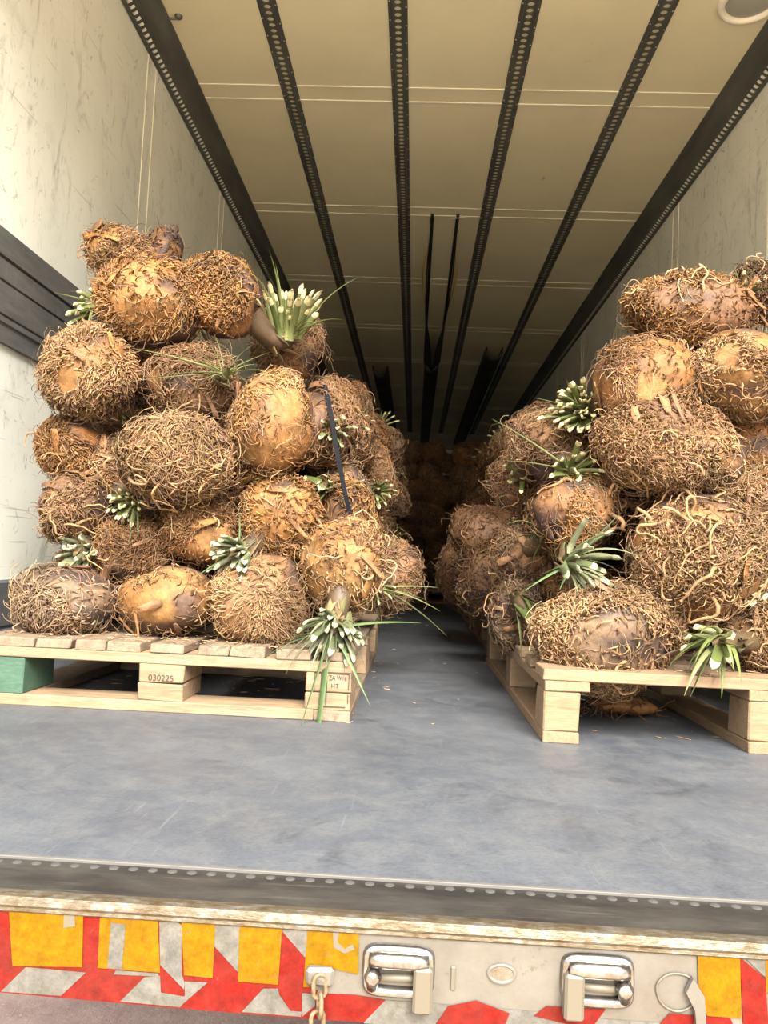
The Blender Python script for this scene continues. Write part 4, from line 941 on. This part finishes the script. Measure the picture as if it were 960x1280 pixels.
plant('drab plant with a green stem above the corner of the fresh pallet', 648, 770, 32, 42, 1.32, (-.4, -1, 0), 'grey', 'fiber', 'grey', 1.0, roots=5,
      crown=dict(u=664, v=768, Y=1.16, dir=(.3, -.8, -.4), n=5, L=.08, spread=.3, stalk=.024, cut=.2, w=.016))
plant('dark round plant in the aisle shade, behind the shaggy overhanging one', 585, 712, 34, 46, 2.5, (-.4, -1, 0), 'purple', 'shag', 'brown', 1.0)
plant('peeling plant with cream cut bases, left of the cream-tipped crown', 650, 600, 34, 40, 1.42, (-.4, -1, 0), 'brown', 'fiber', 'brown', 1.1, roots=6,
      crown=dict(u=645, v=590, Y=1.26, dir=(-.4, -.8, .1), n=8, L=.05, spread=1.2, stalk=.022, cut=1.0, w=.013))
plant('dim rooty plant above the shaggy overhanging one by the aisle', 606, 668, 40, 36, 2.1, (-.4, -1, .1), 'brown', 'shag', 'rust', 1.0, roots=4)
plant('small brown plant on the inner shoulder of the right stack, beside the dark ceiling duct', 655, 545, 30, 28, 1.75, (-.3, -1, .3), 'brown', 'shag', 'brown', 1.0, roots=3)

# ---- repeats deeper in the load: a few kinds built once, then copied with their parts
PROTO = []
for i, (pal, rc, st) in enumerate((('brown', 'brown', 'shag'), ('orange', 'rust', 'noodle'), ('purple', 'rust', 'shag'), ('grey', 'brown', 'fiber'), ('brown', 'orange', 'noodle'))):
    B = Body((.110, .105, .10), 900+i*37, None, [], .11); r_ = []
    fc = (0, -1, .1)
    r_.append(root_batch(B, 620, fc, -.7, .1, .045, .0026, 5, .55, .34, 'random', .08, 40+i, rc, .2, hmax=.012))
    r_.append(root_batch(B, 150, fc, -.9, .1, .07, .0014, 6, .6, .3, 'random', .08, 60+i, 'tan', .1, hmax=.025))
    V, Q, C_ = join(r_)
    lv = []; rg = np.random.default_rng(70+i)
    for k in range(9): lv.append(leaf_mesh((.0, -.05, .05), (rg.standard_normal()*.8, -1, .2+rg.standard_normal()*.7), .06+.05*rg.random(), .010, .002, .3, 'blade' if k % 2 else 'cut', rg, GREENS))
    lV, lQ, lC = join(lv)
    PROTO.append((body_mesh(B, pal, 3), mesh_np('roots', V, Q, C_), mesh_np('leaf_tuft', lV, lQ, lC)))
    for me, mt in zip(PROTO[-1], (M['skin'], M['root'], M['leaf'])): me.materials.append(mt)
protos = []
def filler(x, y, z, s, rz, label, group, i, leaf):
    """first of a kind is built, every later one is a copy of the thing and of each of its parts"""
    if i not in [p[0] for p in protos]:
        t = thing('bare_root_plant', label, 'plant'); bo, ro, lf = PROTO[i]
        b1 = link('trunk_base', bo, None, t); r1 = link('roots', ro, None, t); r1['kind'] = 'stuff'; l1 = link('leaf_tuft', lf, None, t); l1['kind'] = 'stuff'
        protos.append((i, t, [b1, r1, l1]))
        kids = [b1, r1, l1]
    else:
        _, src, ks = [p for p in protos if p[0] == i][0]
        t = src.copy(); COL.objects.link(t); kids = []
        for ch in (ks if leaf else ks[:2]):
            c2 = ch.copy(); COL.objects.link(c2); c2.parent = t; kids.append(c2)
    t.location = (x, y, z); t.rotation_euler = (random.uniform(-.5, .5), random.uniform(-.6, .6), rz); q_ = s*random.uniform(.85, 1.1); t.scale = (q_*random.uniform(.9, 1.15), q_, q_*random.uniform(.88, 1.08))
    t['label'] = label; t['group'] = group
    return t
def fill(xs, ys, zs, label, group, rz, jit=.045, skip=lambda x, y, z: False):
    for y in ys:
        for z in zs:
            for x in xs:
                if skip(x, y, z): continue
                i_ = random.randrange(5)
                filler(x+random.uniform(-jit, jit), y+random.uniform(-jit, jit), z+random.uniform(-.5, .5)*jit, .98, rz+random.uniform(-.5, .5), KIND[i_]+' '+label, KIND[i_]+': '+group, i_, random.random() < .5)
LIN = 'deeper in the left stack, behind its front row'
RIN = 'deeper in the right stack, behind its front row'
KIND = ['brown shaggy rooted plant', 'orange rusty rooted plant', 'dark purplish rooted plant', 'grey brown fibrous plant', 'brown plant with orange roots']
fill([.33, .53, .73], [1.56], [.33, .53, .71], LIN, 'plants behind the left front row', 0)
fill([.28, .50, .72, .90], [1.38], [.26, .47, .68, .86], LIN, 'plants behind the left front row', 0, skip=lambda x, y, z: z > .8 and x > .6)
fill([.90], [1.62, 1.85, 2.05], [.26, .47, .68], LIN, 'plants behind the left front row', .9)
fill([.72, .93], [2.28+.25*k for k in range(13)], [.26, .46, .65, .80], LIN, 'plants behind the left front row', .9, skip=lambda x, y, z: x < .8 and z < .7)
fill([1.58, 1.80, 2.02, 2.24], [1.30], [.26, .47, .66, .82], RIN, 'plants behind the right front row', 0, skip=lambda x, y, z: x < 1.55+.55*max(0, (z-.5)/.35))
fill([1.58, 1.80], [1.55, 1.78, 2.0], [.26, .47, .66], RIN, 'plants behind the right front row', -.9, skip=lambda x, y, z: x < 1.7 and z > .6)
fill([1.57, 1.79], [2.22+.25*k for k in range(13)], [.26, .47, .68, .87], RIN, 'plants behind the right front row', -.9, skip=lambda x, y, z: x > 1.7 and z < .7)
fill([.42+.22*k for k in range(8)], [5.80], [.25+.17*k for k in range(7)], 'in the dark heap across the far end of the aisle', 'plants in the far heap', 0)
fill([.53+.22*k for k in range(7)], [6.0], [.35+.17*k for k in range(6)], 'in the dark heap across the far end of the aisle', 'plants in the far heap', 0, skip=lambda x, y, z: False)

# ------------------------------------------------------------------ strap, debris
b = MB(); st = [(404, 470, 1.40), (414, 520, 1.22), (423, 575, 1.20), (432, 620, 1.20), (440, 655, 1.22), (446, 690, 1.32)]
P = [at(*p) for p in st]; vs = []
for p in P: vs += [p+[-.006, 0, 0], p+[.006, 0, 0], p+[.006, .0012, 0], p+[-.006, .0012, 0]]
fs = [(i*4+k, i*4+(k+1) % 4, i*4+4+(k+1) % 4, i*4+4+k) for i in range(len(P)-1) for k in range(4)]+[(0,1,2,3), tuple(4*len(P)-1-k for k in range(4))]
b.add(vs, fs); tag(b.build('strap', M['strap']), 'dark plastic strap running down the aisle side of the left stack', 'strap')
# bark crumbs on decks and floor
rr = np.random.default_rng(11); vs = []; qs = []; cs = []
def crumbs(n, x0, x1, y0, y1, z, smax):
    N = n; P0 = np.stack([rr.uniform(x0, x1, N), rr.uniform(y0, y1, N), np.full(N, z+.0012)], 1); an = rr.uniform(0, 6.28, N); L = smax*rr.random(N)**2+.004
    D = np.stack([np.cos(an), np.sin(an), np.zeros(N)], 1)*L[:, None]; P = np.stack([P0-D*.5, P0+rr.standard_normal((N, 3))*[.001, .001, .0005], P0+D*.5], 1)
    V, Q = tubes(P, np.full((N, 3), .0011)*[[.6, 1, .5]], 3); c = np.array((.34, .21, .12))*rr.uniform(.5, 1.5, (N, 1))
    return V, Q, np.repeat(c, 9, 0)
V, Q, C_ = join([crumbs(330, LP[0]+.01, LP[0]+.79, LP[1], LP[1]+.25, .1445, .03), crumbs(180, RP[0]+.05, RP[0]+.8, RP[1]+.0, RP[1]+.3, .1445, .03)])
o = link('root_scraps', mesh_np('root_scraps', V, Q, C_), M['root']); o['kind'] = 'stuff'; tag(o, 'scattered root scraps lying on the pallet decks', 'debris')
V, Q, C_ = join([crumbs(150, .3, 1.0, .95, 1.9, .0005, .04), crumbs(70, .95, 1.5, .9, 3.5, .0005, .02), crumbs(90, 1.5, 2.2, .9, 1.9, .0005, .04)])
o = link('floor_scraps', mesh_np('floor_scraps', V, Q, C_), M['root']); o['kind'] = 'stuff'; tag(o, 'thin root scraps on the grey floor between and under the pallets', 'debris')
# torn bark under the right pallet
c = at(775, 868, 1.15); B = Body((.075, .05, .022), 333, None, [], .2)
t = thing('bark_piece', 'torn reddish bark piece under the fresh pine pallet', 'bark', (c[0], c[1], .0))
link('bark_body', body_mesh(B, 'orange', 3), M['skin'], t, (0, 0, .022))
V, Q, C_ = join([root_batch(B, 120, (0, -1, 0), -1, -.5, .05, .0014, 6, .5, .25, 'random', .05, 77, 'rust')]); o = link('fibres', mesh_np('fibres', V, Q, C_), M['root'], t, (0, 0, .022)); o['kind'] = 'stuff'
print('root triangles', TRI)
